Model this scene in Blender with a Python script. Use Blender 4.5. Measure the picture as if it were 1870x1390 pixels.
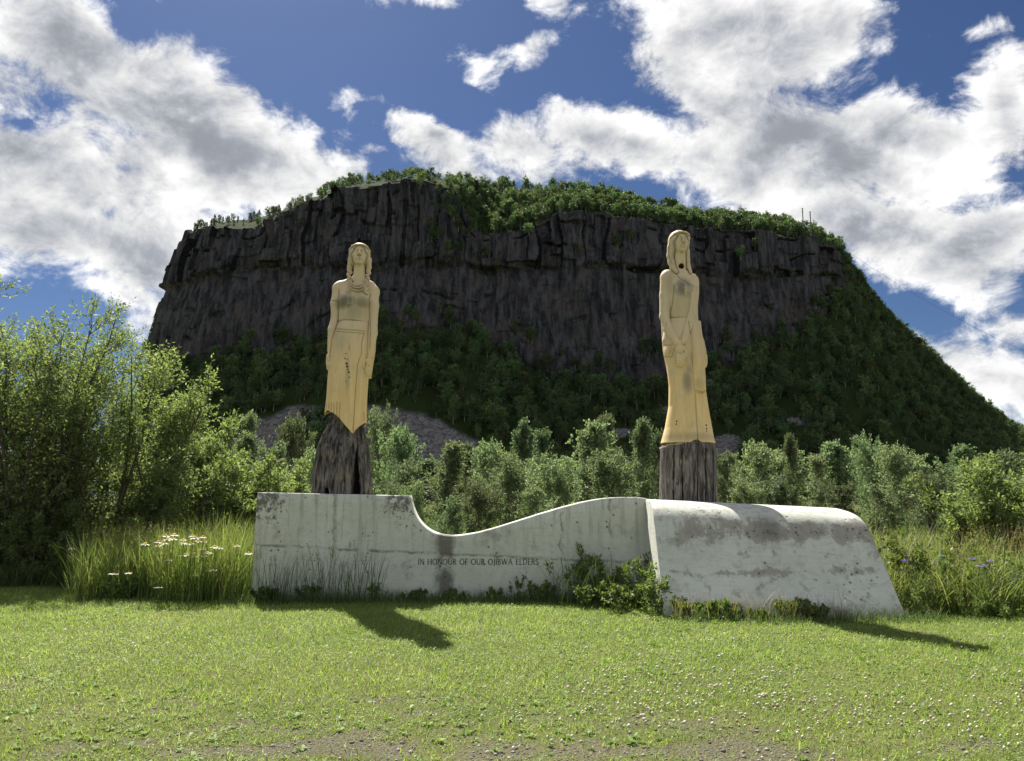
import bpy, bmesh, math, random
import numpy as np
from mathutils import Vector, Matrix

random.seed(7)
rng = np.random.default_rng(7)
for o in list(bpy.data.objects):
    bpy.data.objects.remove(o)
S = bpy.context.scene
COL = S.collection

# ------------------------------------------------------------------ camera
F_PX, CX, CY, PITCH, EYE = 1413.0, 935.0, 695.0, math.radians(8.65), 1.65
cam_d = bpy.data.cameras.new('camera')
cam = bpy.data.objects.new('camera', cam_d)
COL.objects.link(cam)
cam.location = (0, 0, EYE)
cam.rotation_euler = (math.radians(90) + PITCH, 0, 0)
cam_d.sensor_fit = 'HORIZONTAL'
cam_d.sensor_width = 36.0
cam_d.lens = 36.0 * F_PX / 1870.0
cam_d.clip_start = 0.1
cam_d.clip_end = 12000.0
S.camera = cam

SUN_EL = math.radians(51.0)
SUN_AZ = math.radians(23.0)          # degrees left of +Y
SUN_DIR = Vector((-math.sin(SUN_AZ) * math.cos(SUN_EL), math.cos(SUN_AZ) * math.cos(SUN_EL), math.sin(SUN_EL)))


def ray(px, py):
    xc, yc = (px - CX) / F_PX, (CY - py) / F_PX
    return xc, math.cos(PITCH) - yc * math.sin(PITCH), math.sin(PITCH) + yc * math.cos(PITCH)


def at(px, py, Y):
    """the point of the place seen there at a distance of Y metres"""
    x, y, z = ray(px, py)
    t = Y / y
    return np.array((x * t, Y, EYE + z * t))


def ground(px, py):
    x, y, z = ray(px, py)
    t = EYE / -z
    return x * t, y * t


# ------------------------------------------------------------------ exposure, sun, sky
S.view_settings.view_transform = 'Standard'
S.view_settings.look = 'None'
S.view_settings.exposure = 1.25
S.view_settings.gamma = 1.0
S.view_settings.use_curve_mapping = False
S.cycles.use_denoising = True
S.cycles.max_bounces = 8
S.cycles.diffuse_bounces = 4
S.cycles.transmission_bounces = 6
S.cycles.transparent_max_bounces = 8
S.cycles.sample_clamp_indirect = 6.0

sun_d = bpy.data.lights.new('sun', 'SUN')
sun_d.energy = 5.0
sun_d.angle = math.radians(0.53)
sun_d.color = (1.0, 0.94, 0.84)
sun = bpy.data.objects.new('sun', sun_d)
COL.objects.link(sun)
sun.rotation_euler = SUN_DIR.to_track_quat('Z', 'Y').to_euler()
sun.location = (-20, 30, 60)


class NT:
    """small helper for node trees"""
    def __init__(self, tree):
        self.t = tree

    def n(self, kind, **kw):
        nd = self.t.nodes.new(kind)
        for k, v in kw.items():
            setattr(nd, k, v)
        return nd

    def put(self, sock, v):
        if hasattr(v, 'links') or isinstance(v, bpy.types.NodeSocket):
            self.t.links.new(v, sock)
        else:
            sock.default_value = v

    def m(self, op, a, b=None, c=None, clamp=False):
        nd = self.n('ShaderNodeMath', operation=op, use_clamp=clamp)
        self.put(nd.inputs[0], a)
        if b is not None:
            self.put(nd.inputs[1], b)
        if c is not None:
            self.put(nd.inputs[2], c)
        return nd.outputs[0]

    def v(self, op, a, b=None, scale=None):
        nd = self.n('ShaderNodeVectorMath', operation=op)
        self.put(nd.inputs[0], a)
        if b is not None:
            self.put(nd.inputs[1], b)
        if scale is not None:
            self.put(nd.inputs['Scale'], scale)
        return nd.outputs['Value'] if op in ('DOT_PRODUCT', 'LENGTH', 'DISTANCE') else nd.outputs[0]

    def xyz(self, a):
        nd = self.n('ShaderNodeSeparateXYZ')
        self.put(nd.inputs[0], a)
        return nd.outputs

    def comb(self, x, y, z):
        nd = self.n('ShaderNodeCombineXYZ')
        for s, v in zip(nd.inputs, (x, y, z)):
            self.put(s, v)
        return nd.outputs[0]

    def step(self, x, lo, hi, a=0.0, b=1.0, smooth=True):
        nd = self.n('ShaderNodeMapRange', interpolation_type='SMOOTHSTEP' if smooth else 'LINEAR')
        self.put(nd.inputs['Value'], x)
        self.put(nd.inputs['From Min'], lo)
        self.put(nd.inputs['From Max'], hi)
        self.put(nd.inputs['To Min'], a)
        self.put(nd.inputs['To Max'], b)
        return nd.outputs[0]

    def mix(self, f, a, b, mode='MIX'):
        nd = self.n('ShaderNodeMix', data_type='RGBA', blend_type=mode)
        self.put(nd.inputs[0], f)
        for s, v in ((nd.inputs[6], a), (nd.inputs[7], b)):
            self.put(s, v if not isinstance(v, tuple) or len(v) == 4 else (*v, 1.0))
        return nd.outputs[2]

    def noise(self, vec, scale, detail=4.0, rough=0.55, lac=2.0, dist=0.0, out='Fac'):
        nd = self.n('ShaderNodeTexNoise')
        if vec is not None:
            self.put(nd.inputs['Vector'], vec)
        nd.inputs['Scale'].default_value = scale
        nd.inputs['Detail'].default_value = detail
        nd.inputs['Roughness'].default_value = rough
        nd.inputs['Lacunarity'].default_value = lac
        nd.inputs['Distortion'].default_value = dist
        return nd.outputs[out]

    def mapv(self, vec, scale=(1, 1, 1), loc=(0, 0, 0), rot=(0, 0, 0)):
        nd = self.n('ShaderNodeMapping')
        self.put(nd.inputs['Vector'], vec)
        nd.inputs['Location'].default_value = loc
        nd.inputs['Rotation'].default_value = rot
        nd.inputs['Scale'].default_value = scale
        return nd.outputs[0]


world = bpy.data.worlds.new('World')
S.world = world
world.use_nodes = True
W = NT(world.node_tree)
world.node_tree.nodes.clear()
w_out = W.n('ShaderNodeOutputWorld')
w_bg = W.n('ShaderNodeBackground')
W.t.links.new(w_bg.outputs[0], w_out.inputs[0])
SKY_STRENGTH = 0.11
w_bg.inputs['Strength'].default_value = SKY_STRENGTH
sky = W.n('ShaderNodeTexSky', sky_type='NISHITA')
sky.sun_disc = False
sky.sun_elevation = SUN_EL
sky.sun_rotation = -SUN_AZ
sky.altitude = 200.0
sky.air_density = 1.0
sky.dust_density = 0.6
sky.ozone_density = 2.0

wd = W.v('NORMALIZE', W.n('ShaderNodeTexCoord').outputs['Generated'])
dx, dy, dz = W.xyz(wd)
safe = W.m('MAXIMUM', dy, 0.12)
ta = W.m('DIVIDE', dx, safe)      # tangents of the bearing and of the height in the sky ahead
te = W.m('DIVIDE', dz, safe)
# wobble the outline of the cloud banks
wob = W.noise(wd, 5.0, 3.0, 0.5, out='Color')
wob = W.v('SCALE', W.v('SUBTRACT', wob, (0.5, 0.5, 0.5)), scale=0.16)
wx, wy, _ = W.xyz(wob)
ta_w, te_w = W.m('ADD', ta, wx), W.m('ADD', te, wy)
BANKS = [  # bearing and height of each bank, its half sizes, its tilt, its weight
    (150, 60, 330, 150, 34, 1.0), (90, 290, 340, 160, 18, 1.0), (420, 265, 270, 120, 38, 1.05),
    (130, 420, 280, 105, 16, 1.0), (230, 480, 150, 60, 30, .9), (520, 320, 170, 55, 18, .9), (290, 545, 40, 70, 20, .7),
    (770, 268, 130, 26, 40, .7), (600, 180, 42, 32, 30, .55), (700, 225, 45, 16, 55, .5),
    (1420, 40, 290, 150, 8, 1.05), (1330, 165, 150, 60, 38, .9), (1000, 105, 62, 34, -18, .7),
    (1010, 300, 105, 42, 8, .8), (1180, 265, 140, 75, 14, .95), (1480, 290, 320, 120, 6, 1.05),
    (1660, 250, 190, 85, -8, 1.0), (1835, 180, 70, 120, 10, .9), (1790, 470, 230, 85, -22, .95),
    (1560, 420, 230, 90, 4, .9), (1790, 690, 140, 48, 18, .9), (1850, 600, 40, 20, 0, .6),
    (862, 92, 20, 26, 12, .30), (1022, 15, 14, 22, 0, .25), (1190, 195, 30, 16, 0, .5),
    (130, 530, 32, 16, 0, .5), (1780, 40, 50, 18, -20, .45), (1085, 195, 24, 14, 0, .45),
]
HOLES = [(30, 218, 110, 55, -8), (255, 50, 95, 60, 30), (20, 560, 160, 60, 10), (700, 70, 210, 120, 35), (880, 40, 150, 90, 0), (845, 225, 95, 60, 20), (1650, 590, 110, 40, 25), (1720, 120, 70, 40, -30)]


def bank(px, py, rx, ry, deg):
    x, y, z = ray(px, py)
    a0, e0 = x / y, z / y
    ca, sa = math.cos(math.radians(deg)), math.sin(math.radians(deg))
    u, v = W.m('SUBTRACT', ta_w, a0), W.m('SUBTRACT', te_w, e0)
    # on the picture y runs down, so the tilt turns the other way
    p = W.m('MULTIPLY_ADD', u, ca, W.m('MULTIPLY', v, -sa))
    q = W.m('MULTIPLY_ADD', u, sa, W.m('MULTIPLY', v, ca))
    p = W.m('MULTIPLY', p, F_PX / rx)
    q = W.m('MULTIPLY', q, F_PX / ry)
    r2 = W.m('MULTIPLY_ADD', p, p, W.m('MULTIPLY', q, q))
    return W.m('SUBTRACT', 1.10, W.m('SQRT', r2))


field = None
for (px, py, rx, ry, deg, wt) in BANKS:
    b = W.m('MULTIPLY', bank(px, py, rx, ry, deg), wt * min(1.0, max(0.42, min(rx, ry) / 85.0)))
    field = b if field is None else W.m('SMOOTH_MAX', field, b, 0.18)
for (px, py, rx, ry, deg) in HOLES:
    b = W.m('MAXIMUM', bank(px, py, rx, ry, deg), 0.0)
    field = W.m('SUBTRACT', field, W.m('MULTIPLY', b, 0.62))
field = W.m('MAXIMUM', field, -0.75)
# beyond the part of the sky that the layout describes the same broken cloud goes on
wide = W.noise(wd, 2.6, 2.0, 0.5)
wide = W.m('MULTIPLY', W.m('SUBTRACT', wide, 0.47), 4.0)
inside = W.m('MULTIPLY', W.step(dy, 0.5, 0.66), W.m('MULTIPLY', W.step(W.m('ABSOLUTE', ta), 1.0, 0.78), W.step(te, 0.78, 0.62)))
field = W.m('MULTIPLY_ADD', inside, W.m('SUBTRACT', field, wide), wide)


def puffs(vec):
    p = W.mapv(vec, scale=(1.0, 1.0, 1.35))
    w = W.noise(p, 7.0, 2.0, 0.5, out='Color')
    p = W.v('ADD', p, W.v('SCALE', W.v('SUBTRACT', w, (0.5, 0.5, 0.5)), scale=0.10))
    return W.noise(p, 7.0, 11.0, 0.62, 2.15)


n0 = puffs(wd)
sd = (SUN_DIR.x * 0.035, SUN_DIR.y * 0.035, SUN_DIR.z * 0.035)
n1 = puffs(W.v('ADD', wd, sd))
dens = W.m('MULTIPLY_ADD', W.m('SUBTRACT', n0, 0.5), 3.1, field)
alpha = W.step(dens, -0.10, 0.40)
def swell(vec):
    return W.noise(W.mapv(vec, scale=(1.0, 1.0, 1.3), loc=(3.1, 1.7, 0.4)), 7.5, 4.0, 0.55, 2.0, 0.35)


soft = swell(wd)
soft1 = swell(W.v('ADD', wd, (SUN_DIR.x * 0.07, SUN_DIR.y * 0.07, SUN_DIR.z * 0.07)))
body = W.step(W.m('ADD', W.m('MULTIPLY_ADD', W.m('SUBTRACT', n0, 0.5), 1.1, field), W.m('MULTIPLY', W.m('SUBTRACT', soft, 0.5), 2.2)), -0.02, 1.20)
lit = W.m('ADD', W.m('MULTIPLY', W.m('SUBTRACT', n0, n1), 1.9), W.m('MULTIPLY', W.m('SUBTRACT', soft, soft1), 1.1))      # the side of each puff that faces the sun
# thick cloud is grey against the light and white where the sun stands behind the viewer, brightened there to fill the shade
against = W.step(W.v('DOT_PRODUCT', wd, tuple(SUN_DIR)), -0.55, 0.42, -0.22, 1.0)
lum = W.m('ADD', W.m('MULTIPLY_ADD', W.m('MULTIPLY', body, against), -0.64, 1.05), lit)
lum = W.m('SMOOTH_MAX', lum, 0.36, 0.25)
lum = W.m('MINIMUM', lum, 1.25)
CLOUD = 1.0 / SKY_STRENGTH
grey = W.mix(W.step(lum, 0.35, 0.9), (0.90, 0.95, 1.06), (1.0, 1.0, 1.0))
cl = W.v('SCALE', grey, scale=W.m('MULTIPLY', lum, 0.42 * CLOUD))
blue = W.mix(1.0, sky.outputs[0], (0.135, 0.170, 0.235), 'MULTIPLY')
mixed = W.mix(alpha, blue, cl)
W.t.links.new(mixed, w_bg.inputs['Color'])

# ------------------------------------------------------------------ helpers
M = {}


def mesh_np(name, verts, faces, mats=(), face_mat=None, smooth=False, attrs=None, parent=None, link=True):
    """ONE mesh object from numpy arrays; faces is (n,3) or (n,4) or a list of such arrays"""
    verts = np.asarray(verts, dtype=np.float32).reshape(-1, 3)
    fl = faces if isinstance(faces, list) else [faces]
    fl = [np.asarray(f, dtype=np.int32) for f in fl if len(f)]
    loops = np.concatenate([f.ravel() for f in fl])
    tot = np.concatenate([np.full(len(f), f.shape[1], np.int32) for f in fl])
    start = np.concatenate([[0], np.cumsum(tot)[:-1]]).astype(np.int32)
    me = bpy.data.meshes.new(name)
    me.vertices.add(len(verts))
    me.vertices.foreach_set('co', verts.ravel())
    me.loops.add(len(loops))
    me.loops.foreach_set('vertex_index', loops)
    me.polygons.add(len(tot))
    me.polygons.foreach_set('loop_start', start)
    if face_mat is not None:
        me.polygons.foreach_set('material_index', np.asarray(face_mat, np.int32))
    if smooth is not False:
        me.polygons.foreach_set('use_smooth', np.full(len(tot), True) if smooth is True else smooth)
    for mm in mats:
        me.materials.append(mm)
    if attrs:
        for k, a in attrs.items():
            at_ = me.attributes.new(k, 'FLOAT', 'POINT')
            at_.data.foreach_set('value', np.asarray(a, np.float32))
    me.update(calc_edges=True)
    o = bpy.data.objects.new(name, me)
    if link:
        COL.objects.link(o)
    if parent:
        o.parent = parent
    return o


def empty(name, loc=(0, 0, 0), rz=0.0):
    o = bpy.data.objects.new(name, None)
    COL.objects.link(o)
    o.location = loc
    o.rotation_euler = (0, 0, rz)
    o.empty_display_size = 0.2
    return o


def tag(o, label=None, cat=None, group=None, kind=None):
    for k, v in (('label', label), ('category', cat), ('group', group), ('kind', kind)):
        if v:
            o[k] = v
    return o


def copy_tree(o, parent=None):
    c = o.copy()
    COL.objects.link(c)
    c.parent = parent
    for ch in list(o.children):
        copy_tree(ch, c)
    return c


def hash01(*a):
    v = np.zeros(np.broadcast(*a).shape, np.float64)
    for i, q in enumerate(a):
        v = v + np.asarray(q, np.float64) * (12.9898, 78.233, 37.719, 4.581)[i]
    v = np.sin(v) * 43758.5453
    return v - np.floor(v)


def vnoise(*p):
    """smooth value noise in 1 to 3 dimensions, 0..1"""
    p = [np.asarray(q, np.float64) for q in p]
    ip = [np.floor(q) for q in p]
    fp = [q - i for q, i in zip(p, ip)]
    fp = [f * f * (3 - 2 * f) for f in fp]
    out = 0.0
    for k in range(2 ** len(p)):
        w, c = 1.0, []
        for d in range(len(p)):
            b = (k >> d) & 1
            w = w * (fp[d] if b else 1 - fp[d])
            c.append(ip[d] + b)
        out = out + w * hash01(*c)
    return out


def fbm(*p, octs=4, gain=0.5):
    s, a, t = 0.0, 1.0, 0.0
    for k in range(octs):
        s = s + a * vnoise(*[q * (2 ** k) + 17.3 * k for q in p])
        t += a
        a *= gain
    return s / t


def sstep(x, a, b):
    t = np.clip((x - a) / (b - a), 0, 1)
    return t * t * (3 - 2 * t)


def new_mat(name):
    m = bpy.data.materials.new(name)
    m.use_nodes = True
    m.node_tree.nodes.clear()
    T = NT(m.node_tree)
    out = T.n('ShaderNodeOutputMaterial')
    return m, T, out


def principled(T, out, color, rough=0.8, bump=None, bump_d=0.02, strength=0.6, spec=0.3):
    p = T.n('ShaderNodeBsdfPrincipled')
    T.put(p.inputs['Base Color'], color if not isinstance(color, tuple) else (*color, 1.0))
    T.put(p.inputs['Roughness'], rough)
    p.inputs['Specular IOR Level'].default_value = spec
    if bump is not None:
        b = T.n('ShaderNodeBump')
        b.inputs['Strength'].default_value = strength
        b.inputs['Distance'].default_value = bump_d
        T.put(b.inputs['Height'], bump)
        T.t.links.new(b.outputs[0], p.inputs['Normal'])
    T.t.links.new(p.outputs[0], out.inputs[0])
    return p


def leaf_mat(name, c1, c2, c3, trans=0.45, var_scale=0.0, rough=0.55, tint_obj=0.0, glow=(1.25, 1.35, 0.60)):
    """leaves and blades: each loose piece gets its own tone; light comes through them"""
    m, T, out = new_mat(name)
    g = T.n('ShaderNodeNewGeometry')
    r = g.outputs['Random Per Island']
    ramp = T.n('ShaderNodeValToRGB')
    ramp.color_ramp.elements[0].color = (*c1, 1)
    ramp.color_ramp.elements[1].color = (*c3, 1)
    e = ramp.color_ramp.elements.new(0.5)
    e.color = (*c2, 1)
    if var_scale:
        nz = T.noise(T.n('ShaderNodeTexCoord').outputs['Object'], var_scale, 2.0)
        r = T.m('ADD', T.m('MULTIPLY', r, 0.6), T.step(nz, 0.3, 0.7, 0.0, 0.4))
    T.put(ramp.inputs[0], r)
    colr = ramp.outputs[0]
    if tint_obj:
        oi = T.n('ShaderNodeObjectInfo')
        h = T.n('ShaderNodeHueSaturation')
        T.put(h.inputs['Color'], colr)
        T.put(h.inputs['Hue'], T.step(oi.outputs['Random'], 0, 1, 0.5 - 0.025 * tint_obj, 0.5 + 0.02 * tint_obj, False))
        rr = T.m('FRACT', T.m('MULTIPLY', oi.outputs['Random'], 7.31))
        T.put(h.inputs['Value'], T.step(rr, 0, 1, 1 - 0.3 * tint_obj, 1 + 0.3 * tint_obj, False))
        colr = h.outputs[0]
    p = T.n('ShaderNodeBsdfPrincipled')
    T.put(p.inputs['Base Color'], colr)
    p.inputs['Roughness'].default_value = rough
    p.inputs['Specular IOR Level'].default_value = 0.35
    t = T.n('ShaderNodeBsdfTranslucent')
    T.put(t.inputs['Color'], T.mix(1.0, colr, glow, 'MULTIPLY'))
    s = T.n('ShaderNodeMixShader')
    s.inputs[0].default_value = trans
    T.t.links.new(p.outputs[0], s.inputs[1])
    T.t.links.new(t.outputs[0], s.inputs[2])
    T.t.links.new(s.outputs[0], out.inputs[0])
    M[name] = m
    return m
# ------------------------------------------------------------------ ground and mountain
def grid_faces(nu, nv):
    i = np.arange(nu * nv).reshape(nu, nv)
    return np.stack([i[:-1, :-1].ravel(), i[1:, :-1].ravel(), i[1:, 1:].ravel(), i[:-1, 1:].ravel()], 1)


def ground_mat():
    m, T, out = new_mat('soil')
    P = T.n('ShaderNodeTexCoord').outputs['Object']
    big = T.noise(P, 0.35, 4.0, 0.6)
    fine = T.noise(P, 14.0, 6.0, 0.65)
    c = T.mix(T.step(big, 0.35, 0.65), (0.095, 0.130, 0.030), (0.125, 0.145, 0.042))
    c = T.mix(T.step(fine, 0.42, 0.68), c, (0.12, 0.095, 0.06))
    bare = T.n('ShaderNodeAttribute', attribute_name='bare').outputs['Fac']
    stony = T.mix(T.step(T.noise(P, 60.0, 3.0, 0.6), 0.4, 0.62), (0.078, 0.074, 0.042), (0.158, 0.148, 0.108))
    c = T.mix(bare, c, stony)
    principled(T, out, c, 0.95, T.noise(P, 45.0, 5.0, 0.7), 0.03, 0.8, 0.04)
    return m


def bare_amount(x, y):
    """where the turf is thin and gravel shows: the near edge of the lawn"""
    n = fbm(x * 1.1 + 3.1, y * 1.7 + 7.7, octs=3) * 0.52 + fbm(x * 4.0 + 1.1, y * 6.0 + 2.7, octs=4) * 0.48
    spot = np.exp(-((x + 1.5) / 1.1) ** 2 - ((y - 5.5) / 0.6) ** 2) + 0.4 * np.exp(-((x - 0.9) / 0.8) ** 2 - ((y - 5.2) / 0.3) ** 2) + 0.35 * np.exp(-((x - 0.4) / 3.2) ** 2 - ((y - 6.0) / 0.8) ** 2)
    return np.clip(sstep(n + 0.20 * spot + 0.03 * sstep(y, 7.5, 6.2), 0.62, 0.80), 0, 1) * sstep(y, 8.6, 6.9)


gx = np.concatenate([np.linspace(-3500, -24, 30), np.linspace(-22, 22, 177), np.linspace(24, 3500, 30)])
gy = np.concatenate([np.linspace(-300, 1.2, 10), np.linspace(1.5, 24, 150), np.linspace(26, 5000, 40)])
GX, GY = np.meshgrid(gx, gy, indexing='ij')


def ground_z(x, y):
    near = sstep(np.hypot(x, y - 10), 40, 18)
    return near * (0.05 * (fbm(x * 0.5, y * 0.5, octs=3) - 0.5))


gv = np.stack([GX, GY, ground_z(GX, GY)], -1).reshape(-1, 3)
ground_o = mesh_np('ground', gv, grid_faces(len(gx), len(gy)), [ground_mat()], smooth=True,
                   attrs={'bare': bare_amount(gv[:, 0], gv[:, 1])})
tag(ground_o, kind='structure')

# the mountain: five guide lines (foot, foot of the cliff, ledge, rim, back) run along it
GUIDE = [  # px of: talus foot | foot of cliff (px,py,Y) | ledge (px,py,Y) | rim (px,py,Y) | skyline (px,py,Y)
    ((-420, 0, 1100), (-330, 130, 1060), (-318, 170, 1063), (-305, 205, 1066), (-260, 208, 1100)),
    ((-345, 0, 760), (-262, 125, 740), (-248, 165, 743), (-236, 203, 746), (-200, 207, 790)),
    ((205, 910, 540), (268, 648, 605), (306, 530, 611), (342, 424, 616), (356, 421, 650)),
    ((300, 910, 440), (352, 655, 566), (372, 500, 576), (396, 414, 582), (410, 405, 640)),
    ((400, 910, 425), (440, 650, 560), (450, 497, 570), (470, 415, 576), (476, 398, 640)),
    ((480, 910, 420), (520, 645, 555), (530, 492, 565), (548, 385, 571), (560, 368, 640)),
    ((560, 910, 415), (590, 625, 556), (600, 488, 564), (616, 345, 570), (624, 338, 640)),
    ((650, 910, 415), (670, 610, 557), (680, 490, 564), (700, 336, 570), (706, 328, 640)),
    ((760, 910, 415), (770, 602, 560), (770, 487, 566), (775, 329, 572), (778, 320, 640)),
    ((830, 910, 415), (830, 600, 562), (830, 485, 569), (834, 345, 577), (836, 331, 640)),
    ((880, 910, 415), (872, 612, 560), (868, 492, 568), (868, 432, 574), (880, 341, 650)),
    ((960, 910, 415), (960, 668, 548), (955, 492, 563), (955, 425, 569), (960, 346, 655)),
    ((1030, 910, 415), (1025, 698, 540), (1020, 492, 562), (1020, 392, 570), (1030, 350, 655)),
    ((1110, 910, 415), (1100, 702, 540), (1095, 495, 562), (1095, 389, 570), (1100, 356, 655)),
    ((1200, 910, 415), (1190, 692, 545), (1180, 500, 564), (1178, 408, 572), (1180, 378, 650)),
    ((1300, 910, 420), (1285, 674, 552), (1275, 500, 568), (1270, 420, 576), (1272, 398, 650)),
    ((1400, 910, 430), (1380, 655, 562), (1375, 510, 576), (1370, 424, 583), (1372, 404, 650)),
    ((1520, 910, 445), (1478, 600, 578), (1470, 505, 588), (1466, 436, 594), (1468, 420, 645)),
    ((1640, 910, 460), (1540, 545, 596), (1537, 505, 601), (1530, 458, 606), (1532, 449, 640)),
    ((1780, 910, 470), (1612, 622, 600), (1585, 568, 612), (1556, 503, 622), (1553, 492, 660)),
    ((1900, 910, 490), (1720, 740, 600), (1668, 665, 625), (1625, 588, 645), (1618, 580, 690)),
    ((2060, 910, 520), (1830, 820, 610), (1775, 750, 640), (1722, 676, 665), (1712, 668, 720)),
    ((2250, 910, 560), (1960, 868, 640), (1890, 828, 670), (1830, 778, 700), (1820, 770, 760)),
    ((2500, 910, 640), (2150, 890, 700), (2050, 870, 730), (1960, 838, 760), (1950, 834, 820)),
    ((2800, 910, 800), (2400, 905, 820), (2300, 898, 850), (2200, 890, 880), (2190, 888, 930)),
]
KP = []
for row in GUIDE:
    pts = []
    for a, b, c in row:
        pts.append((a, c, b) if c > 1000 or (a < 0) else tuple(at(a, b, c)))
    KP.append(pts)
KP = np.array(KP, float)             # guides x 5 x 3
KP[:, 0, 2] = -1.0
back = KP[:, 4].copy()
back[:, 1] += 260
back[:, 2] = np.maximum(back[:, 2] * 0.80 - 12, -3)
KP = np.concatenate([KP, back[:, None]], 1)
# spread columns by length along the foot of the cliff
seg = np.linalg.norm(np.diff(KP[:, 2, :2], axis=0), axis=1)
sk = np.concatenate([[0], np.cumsum(seg)])
NU = 1250
wts = np.concatenate([[0.35, 0.55], np.full(len(seg) - 6, 1.15), [0.9, 0.7, 0.55, 0.4]])
cum = np.concatenate([[0], np.cumsum(seg * wts)])
su = np.interp(np.linspace(0, cum[-1], NU), cum, sk)


def smooth_along(vals):
    out = np.stack([np.interp(su, sk, vals[:, i]) for i in range(3)], 1)
    k = np.hanning(41)
    k /= k.sum()
    pad = np.concatenate([np.repeat(out[:1], 20, 0), out, np.repeat(out[-1:], 20, 0)])
    sm = np.stack([np.convolve(pad[:, i], k, 'valid') for i in range(3)], 1)
    w = sstep(su, sk[3], sk[4])[:, None] * 0 + 0.75
    return out * (1 - w) + sm * w


LINES = [smooth_along(KP[:, j]) for j in range(6)]
NSEG = [90, 150, 110, 40, 12]
rows, rowv = [], []
for j, n in enumerate(NSEG):
    t = np.arange(n) / n
    for q in t:
        rows.append(LINES[j] * (1 - q) + LINES[j + 1] * q)
        rowv.append(j + q)
rows.append(LINES[5])
rowv.append(5.0)
MT = np.stack(rows, 1)                # NU x NV x 3
VV = np.array(rowv)[None, :] + np.zeros((NU, 1))
SU = su[:, None] + np.zeros((1, len(rowv)))
# outward direction in plan
tang = np.gradient(LINES[2][:, :2], axis=0)
tang /= np.linalg.norm(tang, axis=1, keepdims=True) + 1e-9
outw = np.stack([tang[:, 1], -tang[:, 0]], 1)
kk = np.hanning(61)
kk /= kk.sum()
outw = np.stack([np.convolve(np.pad(outw[:, i], 30, 'edge'), kk, 'valid') for i in range(2)], 1)
outw /= np.linalg.norm(outw, axis=1, keepdims=True)
Z0 = MT[:, :, 2].copy()
XN = LINES[2][:, 0][:, None] + np.zeros_like(Z0)      # for wording in world metres
# how much of a cliff each column is (the right end is a green slope)
px_c = np.interp(su, sk, [-200, 100] + [g[2][0] for g in GUIDE[2:]])
cliffy = sstep(px_c, 1575, 1520)[:, None]
V = VV


def blocks(s, z, w, h, seed):
    warp = (fbm(s / 23.0, z / 31.0, octs=2) - 0.5) * w * 0.7
    c = np.floor(s / w + warp / w + seed * 3.3)
    tier = np.floor(z / h + hash01(c, seed) * 3.0)
    return hash01(c, tier, seed + 0.5)


upper = sstep(V, 1.96, 2.05)
face = sstep(V, 0.93, 1.05) * (1 - sstep(V, 2.985, 3.01))
big = blocks(SU, Z0, 19.0, 64.0, 1.0) * 8.5 + blocks(SU, Z0, 8.5, 30.0, 2.0) * 5.0
mid = blocks(SU, Z0, 3.4, 40.0, 3.0) * 2.6
small = blocks(SU, Z0, 1.6, 18.0, 4.0) * 1.1
lowbig = (fbm(SU / 38.0, Z0 / 60.0, octs=3) - 0.5) * 15 + blocks(SU, Z0, 7.0, 22.0, 5.0) * 2.0
disp_up = big * 1.1 + blocks(SU, Z0, 5.2, 22.0, 7.0) * 2.4 + mid * 0.6 + small * 0.6 - 7.0
disp_lo = lowbig + mid * 0.7 + small + (fbm(SU / 3.0, Z0 / 9.0, octs=3) - 0.5) * 1.6
# a deep cleft and the overhangs above the ledge
cleft = np.exp(-((SU - np.interp(732, px_c, su)) / 1.8) ** 2) * 5.0 * upper * sstep(V, 3.0, 2.7) * (0.4 + fbm(Z0 / 9.0, SU * 0 + 5, octs=2))
lv_ = 2.05 + (fbm(SU / 20.0, SU * 0 + 8.0, octs=3) - 0.5) * 0.14
under = np.exp(-((V - lv_) / 0.05) ** 2) * 5.0 * sstep(fbm(SU / 12.0, Z0 * 0 + 2.0, octs=3), 0.46, 0.66)
for q_, (zz_, am_) in enumerate(((2.55, 4.0), (1.55, 3.0), (2.8, 3.5), (1.25, 2.5))):
    lz_ = zz_ + (fbm(SU / 25.0, SU * 0 + 20.0 + q_, octs=3) - 0.5) * 0.5
    under = under + np.exp(-((V - lz_) / 0.02) ** 2) * am_ * sstep(fbm(SU / 9.0, SU * 0 + 30.0 + q_, octs=3), 0.54, 0.64)
disp = (disp_lo * (1 - upper) + disp_up * upper - cleft - under) * face * cliffy
rough = (fbm(SU / 26.0, V * 6.0, octs=4) - 0.5)
talus = (1 - sstep(V, 0.9, 1.02)) * sstep(V, 0.0, 0.3)
disp += talus * rough * 16.0
disp += (1 - cliffy) * (fbm(SU / 14.0, Z0 / 11.0, octs=4) - 0.5) * 16.0 * sstep(V, 0, .4) * (1 - sstep(V, 2.9, 3.3))
top = sstep(V, 3.0, 3.08)
MT[:, :, 0] += disp * outw[:, 0][:, None]
MT[:, :, 1] += disp * outw[:, 1][:, None]
MT[:, :, 2] += (fbm(SU / 9.0, V * 5.0, octs=3) - 0.5) * 3.5 * top * sstep(V, 4.6, 4.2)
# rim broken into steps
rimstep = (blocks(SU, SU * 0, 9.0, 1.0, 6.0) - 0.5) * 4.0 * cliffy
MT[:, :, 2] += rimstep * sstep(V, 2.7, 2.95) * (1 - sstep(V, 3.0, 3.25))
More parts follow.
